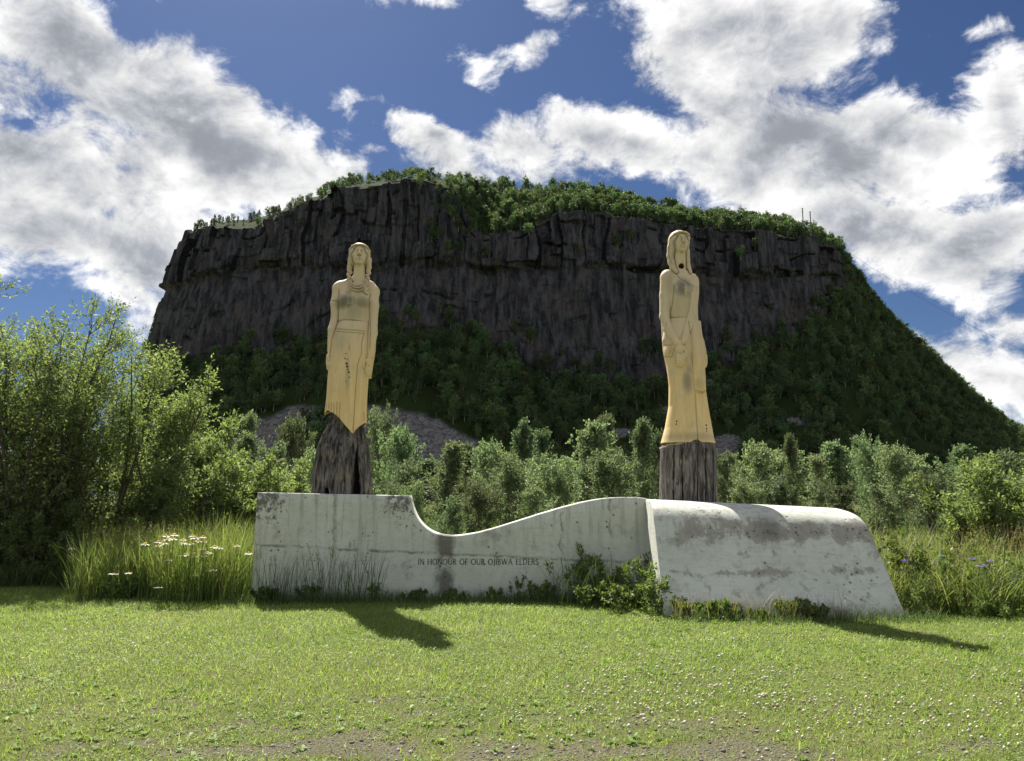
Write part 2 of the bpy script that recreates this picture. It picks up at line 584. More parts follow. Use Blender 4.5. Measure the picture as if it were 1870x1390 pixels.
# scree apron: bare stones between the woods, laid out from where its edges lie on the real slope
dY = MT[:, :, 1] * math.cos(PITCH) + (MT[:, :, 2] - EYE) * math.sin(PITCH)
PXV = CX + F_PX * MT[:, :, 0] / dY
PYV = CY - F_PX * ((MT[:, :, 2] - EYE) * math.cos(PITCH) - MT[:, :, 1] * math.sin(PITCH)) / dY
jit = (fbm(SU / 14.0, V * 9, octs=3) - .5)
up_edge = np.interp(PXV, [380, 470, 560, 640, 720, 800, 900, 960], [850, 762, 748, 742, 750, 772, 822, 900]) + jit * 34
scree = sstep(PYV, up_edge - 5, up_edge + 5) * (V < 0.95) * sstep(PXV, 395, 425) * (PXV < 985)
gap = np.exp(-((PXV - 575) / 42.0) ** 2 - ((PYV - 800) / 40.0) ** 2) + np.exp(-((PXV - 640) / 20.0) ** 2 - ((PYV - 805) / 22.0) ** 2)
scree = scree * (gap + jit * .5 < 0.62)
for qx, qy, sx_, sy_ in ((1330, 815, 34, 26), (1135, 790, 30, 10), (1440, 770, 60, 7), (1320, 700, 70, 8), (1250, 745, 50, 6)):
    scree = np.maximum(scree, (np.exp(-((PXV - qx) / sx_) ** 2 - ((PYV - qy) / sy_) ** 2) + jit * .5 > 0.45) * (V < 1.2))


def rock_mat():
    m, T, out = new_mat('basalt')
    g = T.n('ShaderNodeNewGeometry')
    P = T.n('ShaderNodeTexCoord').outputs['Object']
    nz = T.xyz(g.outputs['True Normal'])[2]
    strk = T.noise(T.mapv(P, scale=(1.0, 1.0, 0.16)), 0.24, 7.0, 0.66)
    spot = T.noise(P, 0.06, 4.0, 0.6)
    fine = T.noise(T.mapv(P, scale=(1.0, 1.0, 0.55)), 0.9, 8.0, 0.75)
    c = T.mix(T.step(strk, 0.35, 0.66), (0.020, 0.021, 0.027), (0.086, 0.084, 0.093))
    c = T.mix(T.m('MULTIPLY', T.step(spot, 0.50, 0.66), 0.42), c, (0.090, 0.068, 0.062))
    c = T.mix(T.m('MULTIPLY', T.step(fine, 0.55, 0.72), 0.55), c, (0.145, 0.145, 0.15))
    c = T.mix(T.m('MULTIPLY', T.step(fine, 0.45, 0.30), 0.8), c, (0.014, 0.014, 0.017))
    crk = T.n('ShaderNodeAttribute', attribute_name='crevice_shade').outputs['Fac']
    c = T.mix(T.m('MULTIPLY', crk, T.step(fine, 0.25, 0.55, 0.55, 1.0)), c, (0.011, 0.011, 0.013))  # painted crevice shade darkens the block edges
    green = T.mix(fine, (0.014, 0.026, 0.010), (0.042, 0.060, 0.020))
    veg = T.n('ShaderNodeAttribute', attribute_name='veg').outputs['Fac']
    ledge = T.m('MULTIPLY', T.step(nz, 0.42, 0.7), T.step(T.noise(P, 0.12, 4.0, 0.6), 0.40, 0.52))
    c = T.mix(T.m('MAXIMUM', veg, T.m('MULTIPLY', ledge, 0.8)), c, green)
    scr = T.n('ShaderNodeAttribute', attribute_name='scree').outputs['Fac']
    vor = T.n('ShaderNodeTexVoronoi')
    T.put(vor.inputs['Vector'], P)
    vor.inputs['Scale'].default_value = 0.75
    vc = T.xyz(vor.outputs['Color'])[0]
    sc = T.mix(vc, (0.085, 0.080, 0.084), (0.230, 0.218, 0.222))
    c = T.mix(scr, c, sc)
    h = T.m('ADD', T.m('MULTIPLY', fine, 0.7), T.m('MULTIPLY', strk, 1.2))
    principled(T, out, c, 0.95, h, 1.6, 0.9, 0.03)
    return m


# edges between the blocks: crevice shade painted dark into the rock colour
crevice_shade = np.zeros_like(disp)
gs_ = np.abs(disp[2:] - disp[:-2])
crevice_shade[1:-1] = sstep(gs_, 1.3, 4.2)
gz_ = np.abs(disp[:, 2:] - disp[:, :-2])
crevice_shade[:, 1:-1] = np.maximum(crevice_shade[:, 1:-1], 0.7 * sstep(gz_, 1.5, 4.5))
crevice_shade *= face * cliffy * (0.55 + 0.45 * upper)
veg = np.maximum((1 - sstep(V, 0.96, 1.03)) * (1 - scree), top)
veg = np.maximum(veg, (1 - cliffy) * sstep(fbm(SU / 10.0, Z0 / 7.0, octs=3) + 0.15, 0.42, 0.55))
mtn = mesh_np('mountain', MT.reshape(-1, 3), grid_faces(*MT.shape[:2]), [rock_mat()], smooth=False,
              attrs={'crevice_shade': crevice_shade.ravel(), 'veg': veg.ravel(), 'scree': np.asarray(scree, float).ravel()})
tag(mtn, kind='structure')
# ------------------------------------------------------------------ plants: generators
def unit(a):
    return a / (np.linalg.norm(a, axis=-1, keepdims=True) + 1e-9)


def perp(t):
    ref = np.where(np.abs(t[..., 2:3]) > 0.9, np.array([1.0, 0, 0]), np.array([0, 0, 1.0]))
    a = unit(np.cross(t, ref))
    return a, np.cross(t, a)


def tubes(P, R, sides=4):
    """P (B,K,3), R (B,K): tapered tubes as one vertex and face list"""
    B, K, _ = P.shape
    t = unit(np.gradient(P, axis=1))
    a, b = perp(t)
    ang = np.arange(sides) * 2 * math.pi / sides
    ring = (P[:, :, None, :] + R[:, :, None, None] * (np.cos(ang)[None, None, :, None] * a[:, :, None, :]
            + np.sin(ang)[None, None, :, None] * b[:, :, None, :]))
    v = ring.reshape(-1, 3)
    i = np.arange(B * K * sides).reshape(B, K, sides)
    j = np.roll(i, -1, axis=2)
    f = np.stack([i[:, :-1], j[:, :-1], j[:, 1:], i[:, 1:]], -1).reshape(-1, 4)
    return v, f


def curve_from(p0, d0, length, bend, K, r, wig=0.12):
    """B polylines that start at p0 along d0 and turn towards bend"""
    B = len(p0)
    P = np.zeros((B, K, 3))
    P[:, 0] = p0
    d = unit(d0)
    st = (length / (K - 1))[:, None]
    for k in range(1, K):
        d = unit(d + bend / (K - 1) + r.normal(0, wig, (B, 3)))
        P[:, k] = P[:, k - 1] + d * st
    return P


def branch_off(P, n, t0, t1, ang, len_f, up, K, r, wig=0.14, pw=1.0):
    B, KK, _ = P.shape
    t = t0 + (t1 - t0) * r.random((B, n)) ** pw
    f = t * (KK - 1)
    i = np.minimum(f.astype(int), KK - 2)
    w = (f - i)[..., None]
    bi = np.arange(B)[:, None]
    p = P[bi, i] * (1 - w) + P[bi, i + 1] * w
    tg = unit(P[bi, i + 1] - P[bi, i])
    a, b = perp(tg)
    th = r.random((B, n)) * 2 * math.pi
    side = a * np.cos(th)[..., None] + b * np.sin(th)[..., None]
    an = ang * (0.7 + 0.6 * r.random((B, n)))[..., None]
    d = tg * np.cos(an) + side * np.sin(an)
    L = len_f(t) * (0.65 + 0.7 * r.random((B, n)))
    p, d, L = p.reshape(-1, 3), d.reshape(-1, 3), L.ravel()
    return curve_from(p, d, L, np.array([0, 0, up]), K, r, wig), t.ravel()


def leaves_on(P, n, size, r, spread=0.5, aspect=0.42, t0=0.1, droop=0.0, updir=0.35):
    """n leaves along each twig; diamond leaves with a slight keel"""
    B, KK, _ = P.shape
    t = t0 + (1 - t0) * r.random((B, n))
    f = t * (KK - 1)
    i = np.minimum(f.astype(int), KK - 2)
    w = (f - i)[..., None]
    bi = np.arange(B)[:, None]
    p = (P[bi, i] * (1 - w) + P[bi, i + 1] * w).reshape(-1, 3)
    N = len(p)
    tg = np.repeat(unit(P[:, -1] - P[:, 0]), n, 0)
    ax = unit(tg * 0.6 + r.normal(0, 0.7, (N, 3)) + np.array([0, 0, -droop]))
    p = p + ax * size * r.random((N, 1)) * spread
    nm = unit(r.normal(0, 0.75, (N, 3)) + np.array([0, 0, updir]))
    sd = unit(np.cross(ax, nm))
    L = size * (0.6 + 0.8 * r.random((N, 1)))
    Wd = L * aspect * 0.5
    up = np.cross(sd, ax) * Wd * 0.35
    v = np.stack([p, p + ax * L * 0.45 + sd * Wd + up, p + ax * L, p + ax * L * 0.45 - sd * Wd + up], 1).reshape(-1, 3)
    i = np.arange(N * 4).reshape(N, 4)
    return v, i


def cat_mesh(parts):
    vs, fs, off = [], [], 0
    for v, f in parts:
        vs.append(v)
        fs.append(np.asarray(f) + off)
        off += len(v)
    return np.concatenate(vs), np.concatenate(fs)


def bark_mat(name, c1, c2):
    m, T, out = new_mat(name)
    P = T.n('ShaderNodeTexCoord').outputs['Object']
    n = T.noise(T.mapv(P, scale=(1, 1, 0.25)), 18.0, 5.0, 0.6)
    principled(T, out, T.mix(T.step(n, 0.35, 0.65), c1, c2), 0.9, n, 0.01, 0.6)
    M[name] = m
    return m


bark_mat('bark_willow', (0.055, 0.045, 0.035), (0.14, 0.12, 0.095))
bark_mat('bark_pale', (0.16, 0.15, 0.13), (0.34, 0.33, 0.30))
leaf_mat('leaf_willow', (0.105, 0.145, 0.052), (0.160, 0.205, 0.085), (0.245, 0.280, 0.155), 0.60, glow=(1.2, 1.3, 0.68))
leaf_mat('leaf_poplar', (0.082, 0.122, 0.066), (0.128, 0.172, 0.100), (0.205, 0.240, 0.160), 0.52, glow=(1.15, 1.25, 0.72), tint_obj=1.5)
leaf_mat('leaf_spruce', (0.018, 0.038, 0.020), (0.030, 0.058, 0.030), (0.045, 0.080, 0.040), 0.15)
leaf_mat('leaf_hill', (0.040, 0.078, 0.034), (0.072, 0.122, 0.050), (0.125, 0.175, 0.078), 0.34, tint_obj=1.5)
leaf_mat('leaf_hill_conifer', (0.020, 0.040, 0.018), (0.036, 0.062, 0.026), (0.060, 0.088, 0.038), 0.15, tint_obj=1.0)


def shrub_geo(seed, H, stems, lean=(0, 0), spread=0.45, nb=11, nt=9, nl=11, leaf=0.075, base_r=0.35, asp=0.40, rs=1.0):
    """many-stemmed willow: stems fan out, branches, twigs, leaves on the twigs"""
    r = np.random.default_rng(seed)
    a = r.random(stems) * 2 * math.pi
    rad = base_r * np.sqrt(r.random(stems))
    p0 = np.stack([np.cos(a) * rad, np.sin(a) * rad, np.full(stems, -0.05)], 1)
    out = spread * (0.15 + r.random(stems))
    d0 = np.stack([np.cos(a) * out + lean[0], np.sin(a) * out + lean[1], np.ones(stems)], 1)
    L = H * (0.72 + 0.38 * r.random(stems)) * np.sqrt(1 + out ** 2 * 0.4)
    S0 = curve_from(p0, d0, L, np.array([lean[0] * .7, lean[1] * .7, 0.15]), 9, r, 0.06)
    r0 = rs * (0.030 + 0.022 * r.random(stems))[:, None] * np.linspace(1, 0.22, 9)[None]
    B1, t1 = branch_off(S0, nb, 0.05, 0.98, 0.75, lambda t: H * 0.30 * (1.15 - 0.8 * t), 0.35, 6, r)
    r1 = np.full((len(B1), 1), 0.010 * rs) * np.linspace(1, 0.35, 6)[None]
    B2, t2 = branch_off(B1, nt, 0.15, 1.0, 0.8, lambda t: H * 0.095 * (1.1 - 0.4 * t), 0.25, 4, r)
    r2 = np.full((len(B2), 1), 0.0035 * rs) * np.linspace(1, 0.5, 4)[None]
    tips, _ = branch_off(S0, 10, 0.75, 1.0, 0.6, lambda t: H * 0.10 + 0 * t, 0.4, 4, r)
    B2 = np.concatenate([B2, tips])
    wood = cat_mesh([tubes(S0, r0, 6), tubes(B1, r1, 4), tubes(B2[: len(r2)], r2, 3)])
    lv = leaves_on(B2, nl, leaf, r, 0.5, asp)
    return wood, lv


def tree_geo(seed, H, form, nl=8, leaf=0.10, nb=34, nt=9, trunk_r=0.05):
    """single-stemmed young tree; form is poplar, round or spruce"""
    r = np.random.default_rng(seed)
    S0 = curve_from(np.array([[0, 0, -0.1]]), np.array([[0, 0, 1.0]]), np.array([H]), np.zeros(3), 10, r, 0.03)
    R0 = trunk_r * np.linspace(1, 0.12, 10)[None]
    if form == 'spruce':
        B1, t1 = branch_off(S0, nb * 3, 0.06, 0.99, 1.45, lambda t: H * 0.21 * (1.02 - t) + 0.05, -0.15, 5, r, 0.05)
        B2, _ = branch_off(B1, nt, 0.1, 1.0, 0.8, lambda t: H * 0.05 + 0 * t, -0.1, 3, r, 0.05)
        asp = 0.3
    else:
        if form == 'poplar':
            f, ang, t0 = (lambda t: H * 0.27 * np.sin(np.clip(0.18 + t * 0.80, 0, 1) * math.pi) ** 0.8 + 0.12), 0.62, 0.10
        else:
            f, ang, t0 = (lambda t: H * 0.42 * np.sin(np.clip(0.12 + t * 0.76, 0, 1) * math.pi) ** 0.6 + 0.10), 0.95, 0.10
        B1, t1 = branch_off(S0, nb, t0, 0.97, ang, f, 0.55, 6, r, 0.12)
        B2, _ = branch_off(B1, nt, 0.15, 1.0, 0.8, lambda t: H * 0.10 * (1.1 - .5 * t), 0.3, 4, r)
        tips, _ = branch_off(S0, nt * 2, 0.8, 1.0, 0.5, lambda t: H * 0.08 + 0 * t, 0.4, 4, r)
        B2 = np.concatenate([B2, tips])
        asp = 0.62
    R1 = np.full((len(B1), 1), trunk_r * 0.28) * np.linspace(1, 0.3, B1.shape[1])[None]
    wood = cat_mesh([tubes(S0, R0, 6), tubes(B1, R1, 3)])
    return wood, leaves_on(B2, nl, leaf, r, 0.8, asp)


def plant_thing(name, wood, lv, wmat, lmat, wname='trunk', lname='crown'):
    root = empty(name)
    mesh_np(wname, wood[0], wood[1], [wmat], smooth=True, parent=root)
    mesh_np(lname, lv[0], lv[1], [lmat], smooth=False, parent=root)
    return root


# ------------------------------------------------------------------ woods on the mountain
def far_tree(seed, conifer):
    """a tree of about nine metres as it reads from half a kilometre: trunk, limbs, leaf clumps"""
    r = np.random.default_rng(seed)
    H = 9.0
    S0 = curve_from(np.array([[0, 0, -0.6]]), np.array([[0, 0, 1.0]]), np.array([H]), np.zeros(3), 6, r, 0.05)
    if conifer:
        B1, _ = branch_off(S0, 60, 0.12, 0.99, 1.35, lambda t: 2.3 * (1.03 - t) + 0.25, -0.1, 3, r, 0.08)
        lv = leaves_on(B1, 7, 0.75, r, 0.4, 0.5)
    else:
        B1, _ = branch_off(S0, 26, 0.18, 0.97, 0.95, lambda t: 3.3 * np.sin(np.clip(.15 + .75 * t, 0, 1) * math.pi) ** .6 + .3, 0.5, 4, r, 0.15)
        B2, _ = branch_off(B1, 4, 0.3, 1.0, 0.8, lambda t: 1.2 + 0 * t, 0.3, 3, r, 0.1)
        lv = leaves_on(B2, 9, 0.66, r, 0.9, 0.7)
    wood = cat_mesh([tubes(S0, 0.16 * np.linspace(1, .2, 6)[None], 5), tubes(B1, np.full((len(B1), 1), 0.05) * np.linspace(1, .4, B1.shape[1])[None], 3)])
    v, f = cat_mesh([wood, lv])
    fm = np.concatenate([np.zeros(len(wood[1]), int), np.ones(len(lv[1]), int)])
    return v, f, fm


FAR = []
for k in range(6):
    con = k == 5
    v, f, fm = far_tree(40 + k, con)
    me_o = mesh_np('hillside_tree' if not con else 'hillside_spruce', v, f,
                   [M['bark_pale'], M['leaf_hill_conifer' if con else 'leaf_hill']], fm)
    FAR.append(me_o)

quad = MT
cell = np.linalg.norm(np.cross(quad[1:, :-1] - quad[:-1, :-1], quad[:-1, 1:] - quad[:-1, :-1]), axis=2)
Vc, Sc, PXc = V[:-1, :-1] + 0 * cell, SU[:-1, :-1] + 0 * cell, px_c[:-1, None] + 0 * cell
clf = cliffy[:-1] + 0 * cell
scr_c = np.asarray(scree, float)[:-1, :-1]
mask_t = (1 - sstep(Vc, 0.95, 1.06)) * (scr_c < 0.25)          # talus woods
mask_t *= np.where((PXc > 1000) & (PXc < 1420), 0.8, 1.0)
mask_r = (1 - clf) * (Vc < 3.6) * 1.05                            # the green slope on the right
mask_top = (Vc > 3.04) * (Vc < 4.55) * 0.9
mask_top = mask_top * np.where(PXc < 820, np.where(Vc > 3.6, .9, .6), 2.0)
gully = np.exp(-((PXc - 850) / 60.0) ** 2) * (Vc > 2.05) * (Vc < 3.05) * 0.7     # woods running down beside the buttress
ledge_m = ((np.abs(Vc - 2.03) < 0.05) * 0.9 * sstep(fbm(Sc / 18.0, Sc * 0 + 3, octs=3), 0.40, 0.56) + (np.abs(Vc - 2.5) < 0.3) * 0.05 + (np.abs(Vc - 1.15) < 0.15) * 0.25) * (PXc > 420) * (PXc < 1540)
vis = (PXc > 150) & (PXc < 2420)
dens_t = cell * np.maximum.reduce([mask_t, mask_r, mask_top, gully, ledge_m]) * vis
dens_t = dens_t * (0.4 + 0.6 * (Vc > 0.12))
r_f = np.random.default_rng(99)
NFOREST = 9500
pick = r_f.choice(dens_t.size, NFOREST, replace=False, p=(dens_t / dens_t.sum()).ravel())
iu, iv = np.unravel_index(pick, dens_t.shape)
fp = (quad[iu, iv] + quad[iu + 1, iv + 1]) / 2
fV, fPX = Vc[iu, iv], PXc[iu, iv]
fs = r_f.uniform(0.45, 1.25, NFOREST)
fs *= np.where(np.abs(fV - 2.03) < .06, 0.5, 1.0) * np.where((fV > 3.0) & (fPX < 820), 0.78, 1.0) * np.where((fV > 3.0) & (fPX >= 820), 1.0, 1.0) * np.where(fV < 1.1, 1.2, 1.0)
fs *= np.where((fPX > 1540), 0.82, 1.0)
frot = r_f.uniform(0, 6.28, NFOREST)
fvar = r_f.integers(0, 5, NFOREST)
fvar[(r_f.random(NFOREST) < 0.10) | ((fV > 3) & (fPX < 560) & (r_f.random(NFOREST) < .5))] = 5
# which ones show largest: the skyline first, then the woods in front of the cliff foot and the crest on the right
def best(mask, score, n):
    ids = np.nonzero(mask)[0]
    return ids[np.argsort(-score[ids])][:n]


single = np.concatenate([
    best((fV > 3.0) & (fV < 4.3) & (fPX < 1545), fs - np.abs(fV - 3.55) * 0.25 + (fPX < 820) * 0.3, 165),
    best((fV > 0.35) & (fV < 1.05) & (fPX > 420) & (fPX < 1320), fs, 75),
    best((fV > 2.75) & (fV < 3.4) & (fPX >= 1545) & (fPX < 1900), fs, 50)])
rest = np.setdiff1d(np.arange(NFOREST), single)


ORD = ['first', 'second', 'third', 'fourth', 'fifth', 'sixth', 'seventh', 'eighth', 'ninth', 'tenth', 'eleventh', 'twelfth', 'thirteenth', 'fourteenth', 'fifteenth',
       'sixteenth', 'seventeenth', 'eighteenth', 'nineteenth', 'twentieth', 'twenty-first', 'twenty-second', 'twenty-third', 'twenty-fourth', 'twenty-fifth', 'twenty-sixth',
       'twenty-seventh', 'twenty-eighth', 'twenty-ninth', 'thirtieth']


def bin_of(px, bins):
    for lim, w in bins:
        if px < lim:
            return w
    return bins[-1][1]


TOPB = [(470, 'on the left shoulder of the cliff top'), (560, 'where the cliff top starts to climb'), (640, 'on the stepped rim left of the left statue'), (735, 'on the rim above the left statue'),
        (825, 'on the bare summit'), (880, 'beside the buttress right of the summit'), (940, 'above the hollow in the rim'), (1000, 'in the cliff-top wood over the rising wave'),
        (1060, 'in the cliff-top wood midway between the statues'), (1120, 'in the cliff-top wood over the wave crest'), (1180, 'on the rim just left of the right statue'), (1245, 'on the rim above the right statue'),
        (1310, 'on the rim just right of the right statue'), (1380, 'on the long rim over the block'), (1450, 'on the rim left of the masts'), (1500, 'on the rim round the masts'), (9999, 'on the right corner of the rim')]
LOWB = [(520, 'at the cliff foot left of the left statue'), (640, 'on the slope behind the left statue'), (720, 'above the scree beside the left statue'), (800, 'above the middle of the scree'),
        (880, 'above the right end of the scree'), (960, 'in the shaded wood right of the scree'), (1060, 'in the shaded wood midway between the statues'), (1160, 'on the shaded slope left of the right statue'),
        (9999, 'on the shaded slope behind the right statue')]
CRESTB = [(1600, 'on the steep slope under the rim corner'), (1660, 'on the upper part of the right-hand crest'), (1720, 'where the cable crosses above the crest'), (1770, 'on the middle of the right-hand crest'), (1815, 'halfway down the right-hand crest'), (1860, 'on the lower crest over the right willow'), (9999, 'on the low end of the right-hand crest')]


def hill_words(i):
    con = 'dark conifer' if fvar[i] == 5 else ('small bushy tree' if fs[i] < 0.8 else 'leafy tree')
    if fV[i] > 2.7 and fPX[i] >= 1545:
        w = bin_of(fPX[i], CRESTB)
    else:
        w = bin_of(fPX[i], TOPB if fV[i] > 2.7 else LOWB)
    return con, w


def name_in_order(items, group, cat='tree'):
    """items: (object, kind, place, column). Several alike in one place are counted from the left"""
    seen = {}
    for it in items:
        seen.setdefault((it[1], it[2]), []).append(it)
    for (kd, pl), its in seen.items():
        its.sort(key=lambda q: q[3])
        for q, it in enumerate(its):
            lab = f'{kd} {pl}' if len(its) == 1 else f'{ORD[min(q, 29)]} {kd} from the left {pl}'
            tag(it[0], lab, cat, group)


hill_items = []
used_var = set()
for i in single:
    k = int(fvar[i])
    o = FAR[k] if k not in used_var else FAR[k].copy()
    if k in used_var:
        COL.objects.link(o)
    used_var.add(k)
    o.location = fp[i]
    o.rotation_euler = (0, 0, frot[i])
    o.scale = (fs[i] * 1.05,) * 2 + (fs[i],)
    hx_, hy_, hz_ = fp[i]
    col_ = CX + F_PX * hx_ / (hy_ * math.cos(PITCH) + (hz_ - EYE) * math.sin(PITCH))
    hill_items.append((o, *hill_words(i), col_))
name_in_order(hill_items, 'trees growing on the mountain')


def forest_stuff(name, pts, sc, rot, var):
    me = bpy.data.meshes.new(name)
    me.vertices.add(len(pts))
    me.vertices.foreach_set('co', np.asarray(pts, np.float32).ravel())
    for k, a, ty in (('sc', sc, 'FLOAT'), ('rot', rot, 'FLOAT'), ('var', var, 'INT')):
        q = me.attributes.new(k, ty, 'POINT')
        q.data.foreach_set('value', np.asarray(a, np.float32 if ty == 'FLOAT' else np.int32))
    o = bpy.data.objects.new(name, me)
    COL.objects.link(o)
    ng = bpy.data.node_groups.new(name, 'GeometryNodeTree')
    ng.interface.new_socket('Geometry', in_out='INPUT', socket_type='NodeSocketGeometry')
    ng.interface.new_socket('Geometry', in_out='OUTPUT', socket_type='NodeSocketGeometry')
    T = NT(ng)
    gi, go = T.n('NodeGroupInput'), T.n('NodeGroupOutput')
    join = T.n('GeometryNodeJoinGeometry')
    a_s, a_r, a_v = (T.n('GeometryNodeInputNamedAttribute', data_type=ty) for ty in ('FLOAT', 'FLOAT', 'INT'))
    for nd, nm in ((a_s, 'sc'), (a_r, 'rot'), (a_v, 'var')):
        nd.inputs['Name'].default_value = nm
    for k, src in enumerate(FAR):
        oi = T.n('GeometryNodeObjectInfo', transform_space='ORIGINAL')
        oi.inputs['Object'].default_value = src
        oi.inputs['As Instance'].default_value = True
        eq = T.n('FunctionNodeCompare', data_type='INT', operation='EQUAL')
        T.t.links.new(a_v.outputs['Attribute'], eq.inputs[2])
        eq.inputs[3].default_value = k
        ip = T.n('GeometryNodeInstanceOnPoints')
        T.t.links.new(gi.outputs[0], ip.inputs['Points'])
        T.t.links.new(eq.outputs[0], ip.inputs['Selection'])
        T.t.links.new(oi.outputs['Geometry'], ip.inputs['Instance'])
        T.t.links.new(T.comb(0.0, 0.0, a_r.outputs['Attribute']), ip.inputs['Rotation'])
        T.t.links.new(a_s.outputs['Attribute'], ip.inputs['Scale'])
        T.t.links.new(ip.outputs[0], join.inputs[0])
    T.t.links.new(join.outputs[0], go.inputs[0])
    md = o.modifiers.new('woods', 'NODES')
    md.node_group = ng
    return o


fo = forest_stuff('hillside_forest', fp[rest], fs[rest], frot[rest], fvar[rest])
tag(fo, 'dark green wood covering the talus and slopes of the mountain', 'forest', kind='stuff')
# ------------------------------------------------------------------ concrete monument
def concrete_mat():
    m, T, out = new_mat('painted_concrete')
    P = T.n('ShaderNodeTexCoord').outputs['Object']
    x, y, z = T.xyz(P)
    big = T.noise(P, 0.9, 6.0, 0.62)
    mid = T.noise(P, 3.2, 7.0, 0.68, dist=0.3)
    fine = T.noise(P, 28.0, 5.0, 0.7)
    grain = T.noise(P, 130.0, 3.0, 0.6)
    paint = T.mix(T.step(big, 0.3, 0.7), (0.478, 0.495, 0.440), (0.592, 0.606, 0.552))
    paint = T.mix(T.step(T.noise(T.mapv(P, scale=(1, 1, 3.5)), 7.0, 6.0, 0.7), 0.48, 0.70, 0, 0.55), paint, (0.39, 0.405, 0.345))
    paint = T.mix(T.step(T.noise(P, 5.0, 6.0, 0.7), 0.50, 0.72, 0, 0.6), paint, (0.33, 0.335, 0.285))
    raw = T.mix(fine, (0.250, 0.228, 0.192), (0.335, 0.310, 0.268))
    right = T.step(x, 2.25, 2.7)          # the block has lost more of its paint than the wall
    # worn patches, mostly near the shoulder and along the pour line of the block
    band1 = T.m('POWER', 2.718, T.m('MULTIPLY', T.m('POWER', T.m('DIVIDE', T.m('SUBTRACT', z, 1.14), 0.15), 2.0), -1.0))
    band2 = T.m('POWER', 2.718, T.m('MULTIPLY', T.m('POWER', T.m('DIVIDE', T.m('SUBTRACT', T.m('MULTIPLY_ADD', x, -0.03, z), 0.46), 0.045), 2.0), -1.0))
    foot = T.step(z, 0.4, 0.0)
    wear = T.m('ADD', T.m('MULTIPLY', band1, 0.215), T.m('ADD', T.m('MULTIPLY', band2, 0.12), T.m('MULTIPLY', foot, 0.08)))
    wear = T.m('MULTIPLY', wear, right)
    w2 = T.step(T.m('ADD', T.m('MULTIPLY_ADD', T.m('SUBTRACT', fine, 0.5), 0.22, mid), wear), 0.56, 0.68)
    w2 = T.m('MULTIPLY', w2, T.m('MULTIPLY_ADD', right, 0.40, 0.45))
    c = T.mix(w2, paint, raw)
    # dark lichen: under the top edges, thickest at the corners
    dl = T.noise(P, 11.0, 6.0, 0.72)
    zone_l = T.m('MULTIPLY', T.step(z, 0.95, 1.62), T.m('ADD', T.step(x, -3.3, -4.2), T.m('MULTIPLY', T.step(x, -2.6, -1.75), T.step(x, -1.4, -1.8))))
    zone_r = T.m('MULTIPLY', right, T.m('MULTIPLY', band1, 0.8))
    edge = T.m('ADD', T.m('MULTIPLY', zone_l, 0.24), T.m('MULTIPLY', zone_r, 0.13))
    li = T.step(T.m('ADD', dl, edge), 0.64, 0.74)
    c = T.mix(T.m('MULTIPLY', li, 0.8), c, (0.055, 0.052, 0.052))
    # black damp streak that runs down from the lowest point of the wave, and a paler one beside it
    wv = T.m('MULTIPLY', T.m('SUBTRACT', T.noise(P, 4.0, 5.0, 0.6), 0.5), 0.22)
    xs = T.m('ADD', x, wv)
    st = T.step(T.m('ABSOLUTE', T.m('SUBTRACT', xs, -1.105)), 0.20, 0.08)
    st = T.m('MULTIPLY', st, T.step(T.m('ADD', mid, T.m('MULTIPLY', T.m('ABSOLUTE', T.m('SUBTRACT', z, 0.62)), 0.55)), 0.40, 0.66))
    st2 = T.m('MULTIPLY', T.step(T.m('ABSOLUTE', T.m('SUBTRACT', xs, -0.35)), 0.5, 0.1), T.m('MULTIPLY', T.step(z, 0.62, 1.05), T.step(mid, 0.38, 0.6)))
    c = T.mix(T.m('MULTIPLY', T.m('MULTIPLY', st, T.step(fine, 0.2, 0.5, 0.65, 1.0)), 0.85), c, (0.095, 0.088, 0.076))
    c = T.mix(T.m('MULTIPLY', st2, 0.5), c, (0.17, 0.16, 0.14))
    # a stain under the statue on the block
    xb = T.m('ADD', x, T.m('MULTIPLY', wv, 1.6))
    sb = T.m('MULTIPLY', T.step(T.m('ABSOLUTE', T.m('SUBTRACT', xb, 3.90)), 0.28, 0.05), T.m('MULTIPLY', T.step(z, 0.92, 1.12), T.step(z, 1.45, 1.25)))
    c = T.mix(T.m('MULTIPLY', sb, 0.55), c, (0.13, 0.125, 0.12))
    drip = T.noise(T.mapv(P, scale=(1.0, 1.0, 0.08)), 9.0, 5.0, 0.65)
    dr = T.m('MULTIPLY', T.step(drip, 0.49, 0.66), T.step(T.m('MULTIPLY_ADD', big, 0.8, z), 0.9, 1.75))
    c = T.mix(T.m('MULTIPLY', dr, 0.45), c, (0.20, 0.19, 0.165))
    # cracks: pour line of the wall and a few branching ones
    pl = T.m('ABSOLUTE', T.m('SUBTRACT', T.m('ADD', T.m('ADD', z, T.m('MULTIPLY', T.m('SUBTRACT', mid, 0.5), 0.16)), T.m('MULTIPLY', wv, 0.35)), T.m('MULTIPLY_ADD', x, -0.045, 0.70)))
    pl = T.m('MULTIPLY', T.step(pl, 0.035, 0.005), T.m('MULTIPLY', T.step(mid, 0.38, 0.62), T.m('SUBTRACT', 1.0, right)))
    c = T.mix(T.m('MULTIPLY', pl, 0.7), c, (0.13, 0.12, 0.10))
